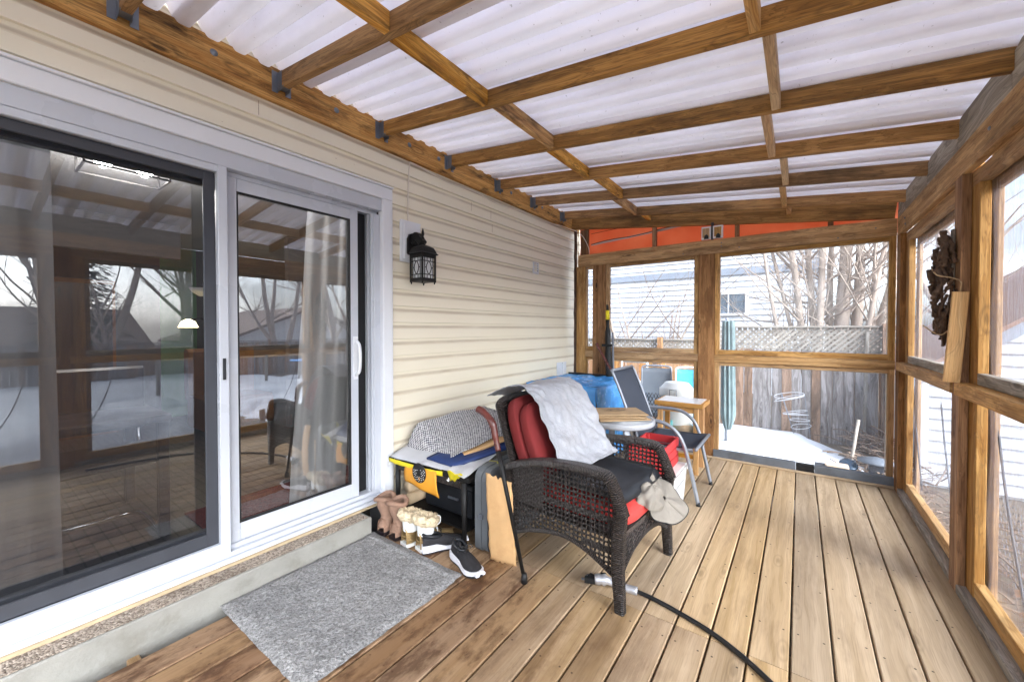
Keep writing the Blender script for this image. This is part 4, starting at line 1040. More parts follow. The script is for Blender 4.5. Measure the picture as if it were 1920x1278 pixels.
for s_ in (-1, 1):
    y0 = s_*.325
    mb = MB(WM); weave(mb, side, lambda u, v, d: (u, y0+d, v), solid=lambda u, v: (u < -.12 and v > .36) or .405 < v < .43 or (u > .12 and v < .30 and v > .275)); mb.build('side_panel', 'wicker', t, .006)
    mb = MB(WM)
    pts = spline([(x, y0, z) for x, _, z in armp], 4)
    mb.sweep(pts, [.075]*(len(pts)-10)+[.07]*10, [.038]*(len(pts)-8)+[.042]*8, (0, 0, 1), True)
    mb.build('arm', 'wicker', t)
    mb = MB(WM); mb.sweep([(.335, y0, .47), (.325, y0, .38), (.322, y0, .2), (.335, y0, 0)], [.05, .052, .05, .042], [.06, .062, .056, .046], (1, 0, 0), True); mb.build('leg', 'wicker', t)
    mb = MB(WM); mb.sweep([(-.35, y0, .55), (-.335, y0, .3), (-.345, y0, 0)], [.045, .045, .04], [.045, .045, .04], (1, 0, 0), True); mb.build('leg', 'wicker', t)
    mb = MB(WM); mb.tube(spline([(-.33, y0, .165), (-.2, y0, .22), (0, y0, .262), (.15, y0, .235), (.30, y0, .165)], 5), .012, 8); mb.build('edge_roll', 'wicker', t)
apron = [(-.31, .16), (-.31, .335), (.31, .335), (.31, .16), (.2, .225), (0, .262), (-.2, .225)]
mb = MB(WM); weave(mb, apron, lambda u, v, d: (.325+d, u, v), solid=lambda u, v: True); mb.build('apron', 'wicker', t, .01)
mb = MB(WM); mb.tube(spline([(.327, -.31, .165), (.327, -.18, .235), (.327, 0, .262), (.327, .18, .235), (.327, .31, .165)], 5), .012, 8); mb.build('edge_roll', 'wicker', t)
mb = MB(WM); mb.box((-.33, -.305, .325), (.33, .305, .355), .01); mb.build('seat_frame', 'wicker', t)
def bk(u, v, d): return (-.27-.20*(v-.36)/.54+d, u, v)
mb = MB(WM); weave(mb, [(-.30, .36), (.30, .36), (.30, .84), (.26, .90), (-.26, .90), (-.30, .84)], bk, solid=lambda u, v: True); mb.build('backrest', 'wicker', t, .02)
mb = MB(WM); mb.tube(spline([(-.265, -.30, .35), (-.43, -.30, .80), (-.465, -.27, .90), (-.47, 0, .915), (-.465, .27, .90), (-.43, .30, .80), (-.265, .30, .35)], 6), .022, 8); mb.build('back_frame', 'wicker', t)
def pillow(mb, cx_, cy_, cz_, dx, dy, dz, rot=None, p=.35):
    n = 16; 
    def f(u, v):
        a = 2*math.pi*u; b = math.pi*(v-.5)
        c1, s1 = math.cos(a), math.sin(a); c2, s2 = math.cos(b), math.sin(b)
        pw = lambda q, e: math.copysign(abs(q)**e, q)
        P_ = Vector((dx/2*pw(c1, p)*pw(c2, p), dy/2*pw(s1, p)*pw(c2, p), dz/2*pw(s2, .7)))
        P_ += Vector((0, 0, .006*nz(P_.x*9, P_.y*9, cz_)))
        if rot: P_ = rot @ P_
        return P_+Vector((cx_, cy_, cz_))
    mb.grid(36, 20, f)
mb = MB(WM); pillow(mb, .02, 0, .408, .66, .58, .115); mb.build('seat_cushion', 'coral_fabric', t)
rot = Matrix.Rotation(R(-22), 3, 'Y')
mb = MB(WM); pillow(mb, -.315, 0, .675, .085, .60, .54, rot, .3); mb.build('back_cushion', 'red_fabric', t)
mb = MB(WM); pillow(mb, -.225, 0, .665, .08, .59, .51, Matrix.Rotation(R(-23), 3, 'Y'), .3); mb.build('back_cushion', 'red_fabric', t)
# white sheet over the back
path = [(-.62, .915), (-.52, .95), (-.42, .975), (-.32, .965), (-.25, .915), (-.17, .80), (-.11, .69), (-.05, .60), (-.015, .565), (.01, .553)]
pp = spline([(a, 0, b) for a, b in path], 6)
def tp(u, v):
    k_ = min(len(pp)-2, int(u*(len(pp)-1))); q = pp[k_].lerp(pp[k_+1], u*(len(pp)-1)-k_)
    y = -.245+.50*v
    w1 = .008*nz(q.x*10, y*9, q.z*8)+.016*abs(nz(q.x*12, y*14, q.z*11))+.007*abs(nz(q.x*26, y*24, q.z*22))+.008*math.sin(v*11+u*6)*(.4 if u > .2 else 1)
    sh = .06*v*(1 if u > .25 else .6)
    dr = -.03*max(0, .15-u)*8*(1-abs(v-.5))
    return (q.x+sh*.6+w1+(.015*nz(v*7, 3, 0) if u < .02 else 0), y+.012*math.sin(u*5)+(.01*nz(u*12, v, 1) if v in (0., 1.) else 0), q.z+.012*v+w1+dr+.01)
mb = MB(WM); mb.grid(80, 44, tp); tag(mb.build('plastic_sheet', 'white_tarp', None, .004), 'crinkled white plastic sheet draped over the wicker chair back', 'sheet')
# black tray on the seat
def tray(u, v):
    x = -.10+.41*u; y = -.27+.53*v
    e = min(1, (1-u)*9); lip = -.045*(1-e)**2
    return (x+.015*(1-abs(2*v-1)**3)*(1 if u > .9 else 0), y, .535-.010*u+lip+.012*max(0, abs(2*v-1)-.9)*10*0)
mb = MB(WM); mb.grid(24, 10, tray); o = tag(mb.build('serving_tray', 'black_plastic', None, .024, off=-1), 'black plastic tray resting on the wicker chair seat', 'tray')
mb = MB(WM); mb.tube(spline([(-.10, -.16, .545), (-.06, -.05, .555), (0.0, .02, .55)], 6), .006, 6); mb.build('tray_handle', 'grey_tube', o)
# grey sun hat hanging over the seat edge
t = thing('sun_hat', 'crumpled grey fabric hat hanging over the front of the wicker chair', 'hat', (-.64, 2.22, .33))
HM = Matrix.Translation((-.605, 2.285, .405)) @ Matrix.Rotation(R(12), 4, 'X') @ Matrix.Rotation(R(50), 4, 'Y')
wv = lambda a, r: r*(.22*math.sin(2*a+.6)+.10*math.sin(5*a))+.010*nz(math.cos(a)*3, math.sin(a)*3, r*20)
def brim(u, v):
    a = 2*math.pi*u; r = .012+.128*v*(1+.06*math.sin(3*a+1))
    return (r*.95*math.cos(a), r*1.12*math.sin(a), wv(a, r)*.8)
mb = MB(HM); mb.grid(48, 12, brim); mb.build('brim', 'khaki', t, .004)
mb = MB(HM); mb.tube([brim(k/48, 1.02) for k in range(48)], .0032, 6, closed=True); mb.build('trim', 'black_gasket', t)
def crown(u, v):
    a = 2*math.pi*u; b = math.pi*.5*v; f = .02*nz(math.cos(a)*2, math.sin(a)*2, v*3)+.010*abs(nz(math.cos(a)*5, math.sin(a)*5, v*5))
    r = (.082+f)*math.cos(b)**.6+.002; return (r*.8*math.cos(a)-.025*v, r*1.35*math.sin(a), (.085+f)*math.sin(b)-.02)
HM3 = Matrix.Translation((-.645, 2.165, .425)) @ Matrix.Rotation(R(-14), 4, 'X') @ Matrix.Rotation(R(22), 4, 'Y')
mb = MB(HM3); mb.grid(40, 16, crown); mb.build('crown', 'khaki', t)

# ---- plastic side table with paper bags
t = thing('resin_table', 'round grey plastic side table carrying flat paper bags', 'table', (-1.16, 3.08, 0))
TX, TY, TZ, TR = -1.165, 3.09, .632, .272
mb = MB(); mb.lathe([(TR-.02, TZ-.004), (TR-.006, TZ+.004), (TR, TZ-.002), (TR, TZ-.032), (TR-.008, TZ-.04), (TR-.03, TZ-.036), (.02, TZ-.03)], (TX, TY, 0), 40); 
mb.lathe([(.001, TZ-.003), (TR-.018, TZ-.0025)], (TX, TY, 0), 40); mb.build('table_top', 'resin', t)
for k in range(4):
    a = R(45+90*k); mb = MB(); ca, sa = math.cos(a), math.sin(a)
    mb.sweep([(TX+.12*ca, TY+.12*sa, TZ-.035), (TX+.17*ca, TY+.17*sa, .35), (TX+.21*ca, TY+.21*sa, 0)], [.05, .045, .04], [.022, .02, .02], (ca, sa, 0)); mb.build('leg', 'grey_tube', t)
def flat_bag(z, rot_, dx, dy, lab):
    mt = Matrix.Translation((TX-.02+dx, TY+.0+dy, z)) @ Matrix.Rotation(R(rot_), 4, 'Z')
    mb = MB(mt)
    mb.grid(14, 18, lambda u, v: (-.14+.28*u, -.20+.40*v, .012+.007*math.sin(math.pi*u)*math.sin(math.pi*v)+.006*nz(u*5, v*5, z*50)*math.sin(math.pi*u)*math.sin(math.pi*v)))
    mb.grid(14, 18, lambda u, v: (-.14+.28*u, -.20+.40*v, .001+.001*nz(u*8, v*8, z*50)))
    for (a, b) in (((0, 0), (1, 0)), ((1, 0), (1, 1)), ((1, 1), (0, 1)), ((0, 1), (0, 0))):
        mb.grid(14, 2, lambda u, v, a=a, b=b: (-.14+.28*(a[0]*(1-u)+b[0]*u)-(.012*(v-.5)**2*4-.012)*((a[0]+b[0])-1)*(1 if a[0] == b[0] else 0), -.20+.40*(a[1]*(1-u)+b[1]*u), .001+.011*v))
    return tag(mb.build('paper_bag', 'paper_bag'), lab, 'paper bag', 'flat brown paper bags on the round table')
flat_bag(TZ+.006, -46, .02, -.02, 'flat brown paper bag lowest of the pile on the round table')
flat_bag(TZ+.022, -57, .0, .0, 'flat brown paper bag in the middle of the pile on the round table')
tb = flat_bag(TZ+.038, -52, .0, .01, 'flat brown paper bag with a faint dark print on top of the pile')
mt = Matrix.Translation((TX-.02, TY+.01, TZ+.039)) @ Matrix.Rotation(R(-52), 4, 'Z')
mb = MB(mt)
for k, (x_, y_, l_, w2) in enumerate(((-.03, -.02, .10, .018), (.0, .03, .08, .015), (.03, -.01, .12, .012), (.01, -.07, .05, .02))):
    mb.sweep([(x_, y_-l_/2, .0205), (x_+.012, y_, .0215), (x_-.006, y_+l_/2, .0205)], w2, .0008)
mb.build('print', P('faded_print', S(104, 88, 72), .8, var=.3, vs=40), tb)
# ---- white storage bin and red crate
t = thing('storage_bin', 'white plastic bin on the deck beneath the red crate', 'bin', (-.9, 3.1, 0))
mb = MB()
vs = []
for z, k in ((.002, .03), (.25, .012), (.252, 0), (.285, 0)):
    for x, y in ((-1.08+k, 2.90+k), (-.70-k, 2.90+k), (-.70-k, 3.36-k), (-1.08+k, 3.36-k)): vs.append((x, y, z))
fs = [(3, 2, 1, 0)]+[(i*4+k, i*4+(k+1) % 4, (i+1)*4+(k+1) % 4, (i+1)*4+k) for i in range(3) for k in range(4)]
mb.add(vs, fs); mb.build('body', 'white_plastic', t)
mb = MB(); mb.box((-1.07, 2.91, .27), (-.71, 3.35, .288), .005); mb.build('lid', 'white_plastic', t)
mb = MB(); mb.box((-.712, 3.0, .10), (-.704, 3.24, .19), .001); mb.build('sticker', 'grey_sheet', t)
def crate(x0, x1, y0, y1, z0, h_, label):
    t = thing('crate', label, 'crate', ((x0+x1)/2, (y0+y1)/2, z0))
    g = h_/3
    for k in range(3):
        za, zb = z0+k*g+.004, z0+(k+1)*g-.003
        for y in (y0, y1):
            mb = MB(); mb.box((x0, y-.005, za), (x1, y+.005, zb), .002); mb.build('slat', 'crate_red', t)
        for x in (x0, x1):
            mb = MB(); mb.box((x-.006, y0+.006, za), (x+.006, y1-.006, zb), .002); mb.build('slat', 'crate_red', t)
    mb = MB(); mb.box((x0+.007, y0+.007, z0+.002), (x1-.007, y1-.007, z0+.012)); mb.build('floor', 'crate_red', t)
    for x in (x0+.018, x1-.018):
        for y in (y0+.017, y1-.017):
            mb = MB(); mb.box((x-.01, y-.01, z0+.013), (x+.01, y+.01, z0+h_-.006)); mb.build('corner_post', 'crate_red', t)
    return t
crate(-1.02, -.775, 2.915, 3.33, .29, .20, 'red slatted wooden crate on the white bin beside the wicker chair')
mb = MB(); mb.box((-.97, 3.0, .30), (-.86, 3.26, .42), .02); tag(mb.build('box', 'case_grey'), 'small grey box lying inside the red crate', 'box')
# ---- sling patio chair
t = thing('sling_chair', 'grey tubular patio chair with dark blue sling seat', 'chair', (-.9, 3.53, 0))
for y in (3.27, 3.79):
    mb = MB()
    mb.tube(spline([(-1.30, y, .985), (-1.235, y, .84), (-1.15, y, .62), (-1.09, y, .44)], 5), .0125, 8)
    mb.build('back_tube', 'grey_tube', t)
    mb = MB()
    mb.tube(spline([(-1.18, y+(.03 if y > 3.5 else -.03), .60), (-1.02, y+(.03 if y > 3.5 else -.03), .612), (-.87, y+(.025 if y > 3.5 else -.025), .605), (-.775, y+(.02 if y > 3.5 else -.02), .55), (-.715, y+(.015 if y > 3.5 else -.015), .45), (-.665, y, .25), (-.612, y, .008)], 6), .0145, 10)
    mb.build('arm', 'grey_tube', t)
    mb = MB(); mb.tube(spline([(-.655, y+(.03 if y > 3.5 else -.03)*-.6, .415), (-.80, y, .405), (-1.08, y, .41), (-1.18, y, .25), (-1.25, y, .008)], 5), .0125, 8); mb.build('leg', 'grey_tube', t)
    mb = MB(); mb.lathe([(.017, 0), (.016, .012), (.013, .03)], (-.612, y, 0), 10); mb.build('foot_cap', 'black_rubber', t)
mb = MB(); mb.grid(12, 16, lambda u, v: (-1.305+.235*v+.0, 3.275+.51*u, .985-.55*v-.012*math.sin(math.pi*u)+.0)); mb.build('back_sling', 'sling', t, .004)
mb = MB(); mb.grid(12, 12, lambda u, v: (-1.07+.44*v, 3.275+.51*u, .425-.035*math.sin(math.pi*v*.9)*math.sin(math.pi*u)-.03*math.sin(math.pi*u)+(.01 if v > .9 else 0))); mb.build('seat_sling', 'sling', t, .004)
for a_, b_ in (((-.63, 3.255, .425), (-.63, 3.805, .425)), ((-1.305, 3.27, .985), (-1.305, 3.79, .985)), ((-1.08, 3.27, .36), (-1.08, 3.79, .36))):
    mb = MB(); mb.tube([a_, b_], .0125, 8); mb.build('cross_tube', 'grey_tube', t)
# ---- wooden stool table with a white top
t = thing('stool_table', 'small wooden stool table with a white laminate top by the middle post', 'table', (-.93, 4.1, 0))
mb = MB(); mb.box((-1.13, 3.93, .615), (-.705, 4.28, .655), .004); mb.build('table_top', 'stool_wood', t)
mb = MB(); mb.box((-1.108, 3.952, .6555), (-.727, 4.258, .659), .001); mb.build('laminate', 'laminate', t)
for x, y in ((-1.085, 3.965), (-.765, 3.965), (-1.085, 4.225), (-.765, 4.225)):
    mb = MB(); mb.box((x-.022, y-.018, 0), (x+.022, y+.018, .614), .004); mb.build('leg', 'stool_wood', t)
for y in (3.965, 4.225):
    mb = MB(); mb.box((-1.062, y-.010, .56), (-.788, y+.010, .613)); mb.build('apron', 'stool_wood', t)
    mb = MB(); mb.box((-1.062, y-.010, .14), (-.788, y+.010, .18)); mb.build('stretcher', 'stool_wood', t)
for x in (-1.085, -.765):
    mb = MB(); mb.box((x-.010, 3.984, .24), (x+.010, 4.206, .28)); mb.build('stretcher', 'stool_wood', t)
# ---- blue tarp over a chest
t = thing('covered_chest', 'chest by the wall covered with a bright blue tarp', 'chest', (-1.97, 4.05, 0))
mb = MB(); mb.box((-2.36, 3.62, 0), (-1.62, 4.50, .735), .01); mb.build('chest', 'brown_furn', t)
mb = MB(); mb.box((-2.36, 4.50, .735), (-1.60, 4.53, .80)); mb.build('chest_lid_edge', 'dark_furn', t)
def bt(p):
    x, y, z = p
    n_ = nz(x*4, y*4, z*3)*.028+nz(x*11, y*11, z*6)*.016+abs(nz(x*7, y*7, z*3+9))*.02
    k = max(0, (.76-z))
    return (x+n_+.03*k*math.sin(y*9+1), y+n_*.8-.03*k*math.sin(x*11), z+n_*(.9 if z > .7 else .3)+(.015 if z > .7 else 0))
x0, x1, y0, y1, zt = -2.375, -1.585, 3.57, 4.52, .755
mb = MB()
mb.grid(30, 36, lambda u, v: bt((x0+(x1-x0)*u, y0+(y1-y0)*v, zt+.012*math.sin(u*5)*math.sin(v*4))))
mb.grid(30, 24, lambda u, v: bt((x0+(x1-x0)*u, y0-.03*(1-v), .03+(zt+.012*math.sin(u*5)*0-.03)*v)))
mb.grid(36, 24, lambda u, v: bt((x1+.04*(1-v), y0+(y1-y0)*u, .03+(zt+.012*math.sin(5)*math.sin(u*4)-.03)*v)))
mb.build('tarp', 'blue_tarp', t, .003)
# ---- umbrella, pole and sticks leaning in the corner
t = thing('umbrella', 'closed black umbrella with a yellow handle leaning at the far corner', 'umbrella', (-1.80, 4.5, 0))
mb = MB(); mb.tube(spline([(-1.80, 4.50, .02), (-1.815, 4.50, .6), (-1.835, 4.50, 1.1), (-1.855, 4.53, 1.45)], 6), [.01]*3+[.028]*4+[.04]*5+[.034]*4+[.02]*3, 10); mb.build('canopy', 'black_rubber', t)
mb = MB(); mb.tube([(-1.855, 4.53, 1.45), (-1.862, 4.54, 1.56)], .022, 10); mb.build('grip', 'yellow', t)
mb = MB(); mb.tube([(-1.862, 4.54, 1.56), (-1.866, 4.545, 1.63)], .014, 10); mb.build('tip', 'black_rubber', t)
mb = MB(); mb.box((-1.90, 4.465, 1.135), (-1.78, 4.49, 1.165), .004); mb.build('strap', 'black_rubber', t)
mb = MB(); mb.tube([(-1.755, 4.52, 0), (-1.80, 4.545, 1.3)], .014, 8); tag(mb.build('metal_pole', 'grey_tube'), 'grey metal pole leaning next to the closed umbrella', 'pole')
mb = MB(); mb.tube(spline([(-1.955, 4.44, 1.17), (-1.925, 4.43, 1.12), (-1.80, 4.40, .93), (-1.66, 4.36, .72), (-1.52, 4.32, .05)], 6), [.02]*7+[.016]*18, 8); tag(mb.build('walking_stick', 'cane_wood'), 'crooked brown stick leaning across the closed umbrella', 'stick')
# ---- driftwood piece and leaning board on the right hand post
t = thing('driftwood_hanging', 'dark driftwood ornament tied with string hanging on the screened post', 'ornament', (.62, 3.08, 1.6))
random.seed(21)
for k in range(64):
    zc = 1.33+.46*random.random(); wd = .075*(1-abs(zc-1.54)/.36)**.7; yy = 3.00+.12*random.random(); xx = .650-wd*random.random()-.008
    L_ = .05+.13*random.random(); r_ = .005+.011*random.random(); tl = random.uniform(-.022, .022); q_ = Vector((xx, yy, zc))
    pts = [q_+Vector((tl*(s_-.5)*2+random.uniform(-.006, .006), random.uniform(-.012, .012), L_*(s_-.5))) for s_ in (0, .2, .4, .6, .8, 1)]
    mb = MB(); mb.tube(spline(pts, 2), [r_*random.uniform(.55, 1.15) for _ in range(11)], 7); mb.build('driftwood_piece', 'driftwood', t)
mb = MB(); mb.box((.642, 3.035, 1.22), (.654, 3.075, 1.86), .003); mb.build('backing_strip', 'grey_wood', t)
mb = MB(); mb.tube(spline([(.57, 3.05, 1.66), (.58, 2.99, 1.62), (.63, 2.97, 1.60), (.651, 2.945, 1.58), (.651, 2.93, 1.55), (.651, 3.0, 1.40), (.60, 3.0, 1.31), (.54, 3.05, 1.36)], 6), .0032, 6); mb.build('string', 'paper_bag', t)
random.seed(5)
mb = MB(); mb.board((.622, 2.925, 1.073), (.650, 2.925, 1.525), .019, .060, (1, 0, 0)); mb.g = [(a, c_, b) for a, b, c_ in mb.g]
tag(mb.build('leaning_board', 'pine_light'), 'short pale board standing on the rail against the screened post', 'board')
# ---- extension cord
t = thing('extension_cord', 'thick black extension cord with taped plugs lying on the deck', 'cord', (-.7, 1.95, 0))
mb = MB(); mb.tube(spline([(-.72, 1.985, .014), (-.63, 2.00, .012), (-.46, 1.968, .012), (-.27, 1.903, .012), (-.09, 1.785, .012), (.10, 1.60, .012), (.3, 1.3, .012), (.4, .7, .012)], 8), .0105, 8); mb.build('cable', 'black_rubber', t)
mb = MB(); mb.tube(spline([(-.86, 1.945, .03), (-.80, 1.965, .034), (-.72, 1.985, .018), (-.655, 1.998, .016)], 5), [.025, .026, .028, .024, .03]+[.02]*11, 9); mb.build('tape_wrap', 'silver_tape', t)
for k, (x, y, a) in enumerate(((-.885, 1.93, 200), (-.875, 1.955, 170), (-.83, 1.99, 120))):
    mt = Matrix.Translation((x, y, .024)) @ Matrix.Rotation(R(a), 4, 'Z')
    mb = MB(mt); mb.box((-.03, -.014, -.014), (.025, .014, .014), .004); pg = mb.build('plug', 'black_rubber', t)
    mb = MB(mt); 
    for q in (-.006, .006): mb.box((.0255, q-.0015, -.003), (.042, q+.0015, .003), .0005)
    mb.build('prong', 'steel', pg)
# ------------------------------------------------------------------ outdoors
def fence_boards(mb, p0, p1, zb, zt, bw=.14, jit=.02):
    p0 = Vector(p0); p1 = Vector(p1); L = (p1-p0).length; d = (p1-p0)/L; n = d.cross(Vector((0, 0, 1)))
    s = 0
    while s < L-.05:
        w_ = bw*random.uniform(.9, 1.06); c_ = p0+d*(s+w_/2)+n*random.uniform(-.006, .006)
        mb.board((c_.x, c_.y, zb), (c_.x+random.uniform(-.01, .01), c_.y, zt+random.uniform(-jit, jit)), w_-.006, .016, tuple(n)); s += w_
def lattice(mb, p0, p1, zb, zt, sp=.085):
    p0 = Vector(p0); p1 = Vector(p1); L = (p1-p0).length; d = (p1-p0)/L; n = d.cross(Vector((0, 0, 1))); H = zt-zb
    for sgn in (1, -1):
        s = -H
        while s < L+H:
            a, b = (s, zb), (s+H, zt)
            if sgn < 0: a, b = (s+H, zb), (s, zt)
            pts = []
            for (q, z), (q2, z2) in ((a, b), (b, a)):
                if q < 0: k = (0-q)/(q2-q); q, z = 0, z+(z2-z)*k
                if q > L: k = (L-q)/(q2-q); q, z = L, z+(z2-z)*k
                pts.append((q, z))
            if abs(pts[0][0]-pts[1][0]) > .02 and 0 <= min(pts[0][0], pts[1][0]) and max(pts[0][0], pts[1][0]) <= L+.001:
                A = p0+d*pts[0][0]+n*.006*sgn; B = p0+d*pts[1][0]+n*.006*sgn
                mb.board((A.x, A.y, pts[0][1]), (B.x, B.y, pts[1][1]), .036, .008, tuple(n), .001)
            s += sp
def fence(label, p0, p1, zb, z1, z2, mat_, lat=True, matl='lattice'):
    t = thing('fence', label, 'fence', ((p0[0]+p1[0])/2, (p0[1]+p1[1])/2, zb))
    mb = MB(); fence_boards(mb, p0, p1, zb, z1); mb.build('board_panel', mat_, t)
    v0, v1 = Vector(p0), Vector(p1); L = (v1-v0).length; d = (v1-v0)/L; n = d.cross(Vector((0, 0, 1)))
    if lat:
        mb = MB(); lattice(mb, p0, p1, z1-.02, z2); mb.build('lattice', matl, t)
    mb = MB(); mb.board(Vector((*p0[:2], z2+.015)), Vector((*p1[:2], z2+.015)), .09, .03, (0, 0, 1)); mb.build('cap_rail', matl if lat else mat_, t)
    mb = MB(); o_ = -n*.03; mb.board(Vector((*p0[:2], z1-.01))+o_, Vector((*p1[:2], z1-.01))+o_, .03, .05, (0, 0, 1)); mb.build('rail', matl if lat else mat_, t)
    s = 0
    while s < L+.1:
        c_ = v0+d*min(s, L-.05)+n*.06; mb = MB(); mb.box((c_.x-.045, c_.y-.045, zb-.1), (c_.x+.045, c_.y+.045, z2+.06)); mb.build('post', mat_, t); s += 2.4
    return t
fence('weathered grey board fence topped with lattice behind the snow patch', (-1.35, 8.15, 0), (1.14, 8.15, 0), -.5, .985, 1.36, 'fence_grey')
fence('brown board fence with a low lattice strip behind the patio chairs', (-7., 8.05, 0), (-1.4, 8.05, 0), -.5, .90, 1.12, 'fence_brown')
# leaning sticks in front of the fence
mb = MB(); mb.board((.80, 8.0, -.45), (.84, 8.1, 1.30), .045, .02, (0, 1, 0)); tag(mb.build('stake', 'lattice'), 'tall pale wooden stake leaning on the grey fence', 'stake')
mb = MB(); mb.tube([(.50, 6.3, -.45), (.60, 6.5, .22)], .017, 8); tag(mb.build('stake', 'grey_wood'), 'short round wooden stake standing in the snow', 'stake')
t = thing('tomato_cage', 'coiled wire tomato cage leaning against the grey fence', 'wire cage', (-.05, 7.75, -.4))
for k, (z, r, dx) in enumerate(((.28, .20, -.06), (.24, .19, -.05), (.22, .2, -.06), (.02, .16, .02), (-.02, .165, .03), (-.1, .13, .08), (-.2, .13, .1))):
    mb = MB(); mb.tube([(-.07+dx+r*math.cos(a), 7.80+r*.5*math.sin(a), z+.03*math.sin(a+k)+.035*math.cos(a)) for a in [2*math.pi*i/24 for i in range(24)]], .0045, 5, closed=True); mb.build('hoop', 'wire_bright', t)
mb = MB()
for a in (0, 2.1, 4.2): mb.tube([(-.13+.2*math.cos(a), 7.8+.1*math.sin(a), .3), (.03+.13*math.cos(a), 7.8+.06*math.sin(a), -.42)], .005, 5)
mb.build('leg', 'steel', t)
# snow
def snow(name, cx, cy, rx, ry, hgt, seed, n=60):
    def f(u, v):
        x = cx+(u-.5)*2*rx; y = cy+(v-.5)*2*ry
        d = math.hypot((x-cx)/rx, (y-cy)/ry)+.30*nz(x*.9, y*.9, seed)+.10*nz(x*3, y*3, seed)
        h = hgt*max(-.25, 1-d**3)*(1+.35*nz(x*.8, y*.8, seed+5))
        return (x, y, -.47+h+.02*nz(x*4, y*4, seed)-.03)
    mb = MB(); mb.grid(n, n, f); o = mb.build(name, 'snow'); o['kind'] = 'stuff'; return o
snow('snow', -.50, 6.72, 1.42, 1.5, .27, 2.5, 90)
snow('snow', 5.2, .3, 3.4, 3.4, .42, 8.1); snow('snow', 10.5, 2.0, 3.5, 6., .3, 3.3); snow('snow', 6.6, 5.5, 2.6, 2.6, .3, 4.4); snow('snow', 17, 4, 4., 9., .3, 6.3); snow('snow', 5.0, -6, 5, 4, .35, 1.3)  # near yard patches enlarged to bounce light onto the siding
snow('snow', 4.0, 4.6, 1.6, 1.2, .2, 5.9)
# teal folded patio umbrella on a pole
t = thing('patio_umbrella', 'closed teal grey patio umbrella standing in the snow by the window post', 'umbrella', (-.82, 6.25, -.45))
mb = MB(); mb.tube([(-.82, 6.25, -.5), (-.82, 6.25, 1.5)], .02, 10); mb.build('pole', 'grey_tube', t)
mb = MB(); mb.grid(48, 20, lambda u, v: (-.80+(.06+.02*(1-v)+.022*math.sin(u*2*math.pi*9+v*2))*(1.0 if v < .85 else 1-.2*(v-.85))*math.cos(2*math.pi*u)*(1-max(0, .12-v)*5), 6.25+(.06+.02*(1-v)+.022*math.sin(u*2*math.pi*9+v*2))*math.sin(2*math.pi*u)*(1-max(0, .12-v)*5), -.05+1.5*v)); mb.build('canopy', 'teal_cloth', t)
mb = MB(); mb.lathe([(.22, 0), (.22, .05), (.05, .09), (.03, .2)], (-.82, 6.25, -.47), 20); mb.build('base', 'dirt', t)
# white bin with lid
t = thing('drink_cooler', 'tall white plastic cooler with a domed lid outside the low window', 'cooler', (-1.25, 5.25, -.45))
mb = MB(); mb.lathe([(.16, -.45), (.175, -.4), (.19, .55), (.195, .56)], (-1.24, 5.25, 0), 28, sy=.8); mb.build('body', 'white_plastic', t)
mb = MB(); mb.lathe([(.20, .50), (.205, .52), (.205, .60), (.19, .615), (.15, .66), (.14, .675), (.12, .68), (.02, .68)], (-1.24, 5.25, 0), 28, sy=.8); mb.build('lid', 'white_plastic', t)
mb = MB(); mb.tube([(-1.28, 5.075, .50), (-1.28, 5.07, .60), (-1.20, 5.07, .60), (-1.20, 5.075, .50)], .005, 6); mb.build('handle', 'steel', t)
# patio chairs outside
def pchair(x, y, ang, frame_m, seat_m, label, wd=.46):
    t = thing('patio_chair', label, 'chair', (x, y, -.45))
    mt = Matrix.Translation((x, y, -.45)) @ Matrix.Rotation(R(ang), 4, 'Z') @ Matrix.Scale(.93, 4)
    for s_ in (-1, 1):
        mb = MB(mt); mb.tube(spline([(-.25, s_*wd/2, 0), (-.2, s_*wd/2, .4), (-.26, s_*wd/2, .8), (-.30, s_*wd/2, 1.28)], 4), .014, 7); mb.tube(spline([(.25, s_*wd/2, 0), (.24, s_*wd/2, .6), (.2, s_*wd/2, .66), (-.24, s_*wd/2, .66)], 4), .014, 7); mb.build('frame_tube', frame_m, t)
    mb = MB(mt); mb.tube(spline([(-.30, -wd/2, 1.25), (-.31, -wd/2+.05, 1.31), (-.31, wd/2-.05, 1.31), (-.30, wd/2, 1.25)], 4), .016, 7); mb.build('top_tube', frame_m, t)
    mb = MB(mt); mb.grid(30, 10, lambda u, v: (-.215-.085*v-.03*math.sin(math.pi*u)+.004*math.sin(u*90), -wd/2+wd*u, .48+.80*v)); mb.build('backrest', seat_m, t, .006)
    mb = MB(mt); mb.grid(10, 8, lambda u, v: (-.2+.43*v, -wd/2+wd*u, .46-.03*math.sin(math.pi*u))); mb.build('seat', seat_m, t, .006)
pchair(-1.72, 6.05, -75, 'grey_tube', 'dark_chair', 'dark grey patio chair outside seen through the low window')
pchair(-1.24, 6.05, -80, 'white_plastic', 'turq', 'turquoise patio chair with a white frame behind the white cooler')
t = thing('folding_chair', 'white tube folding chair frame standing by the brown fence', 'chair', (-2.4, 6.9, -.45))
for x in (-2.6, -2.15):
    mb = MB(); mb.tube([(x, 6.9, -.45), (x+.02, 7.0, 1.02)], .016, 7); mb.tube([(x, 6.75, .45), (x+.5, 6.75, .45)], .016, 7); mb.build('frame_tube', 'white_plastic', t)
mb = MB(); mb.grid(6, 6, lambda u, v: (-2.6+.45*u, 6.98, .75+.25*v)); mb.build('backrest', 'white_cloth', t, .004)
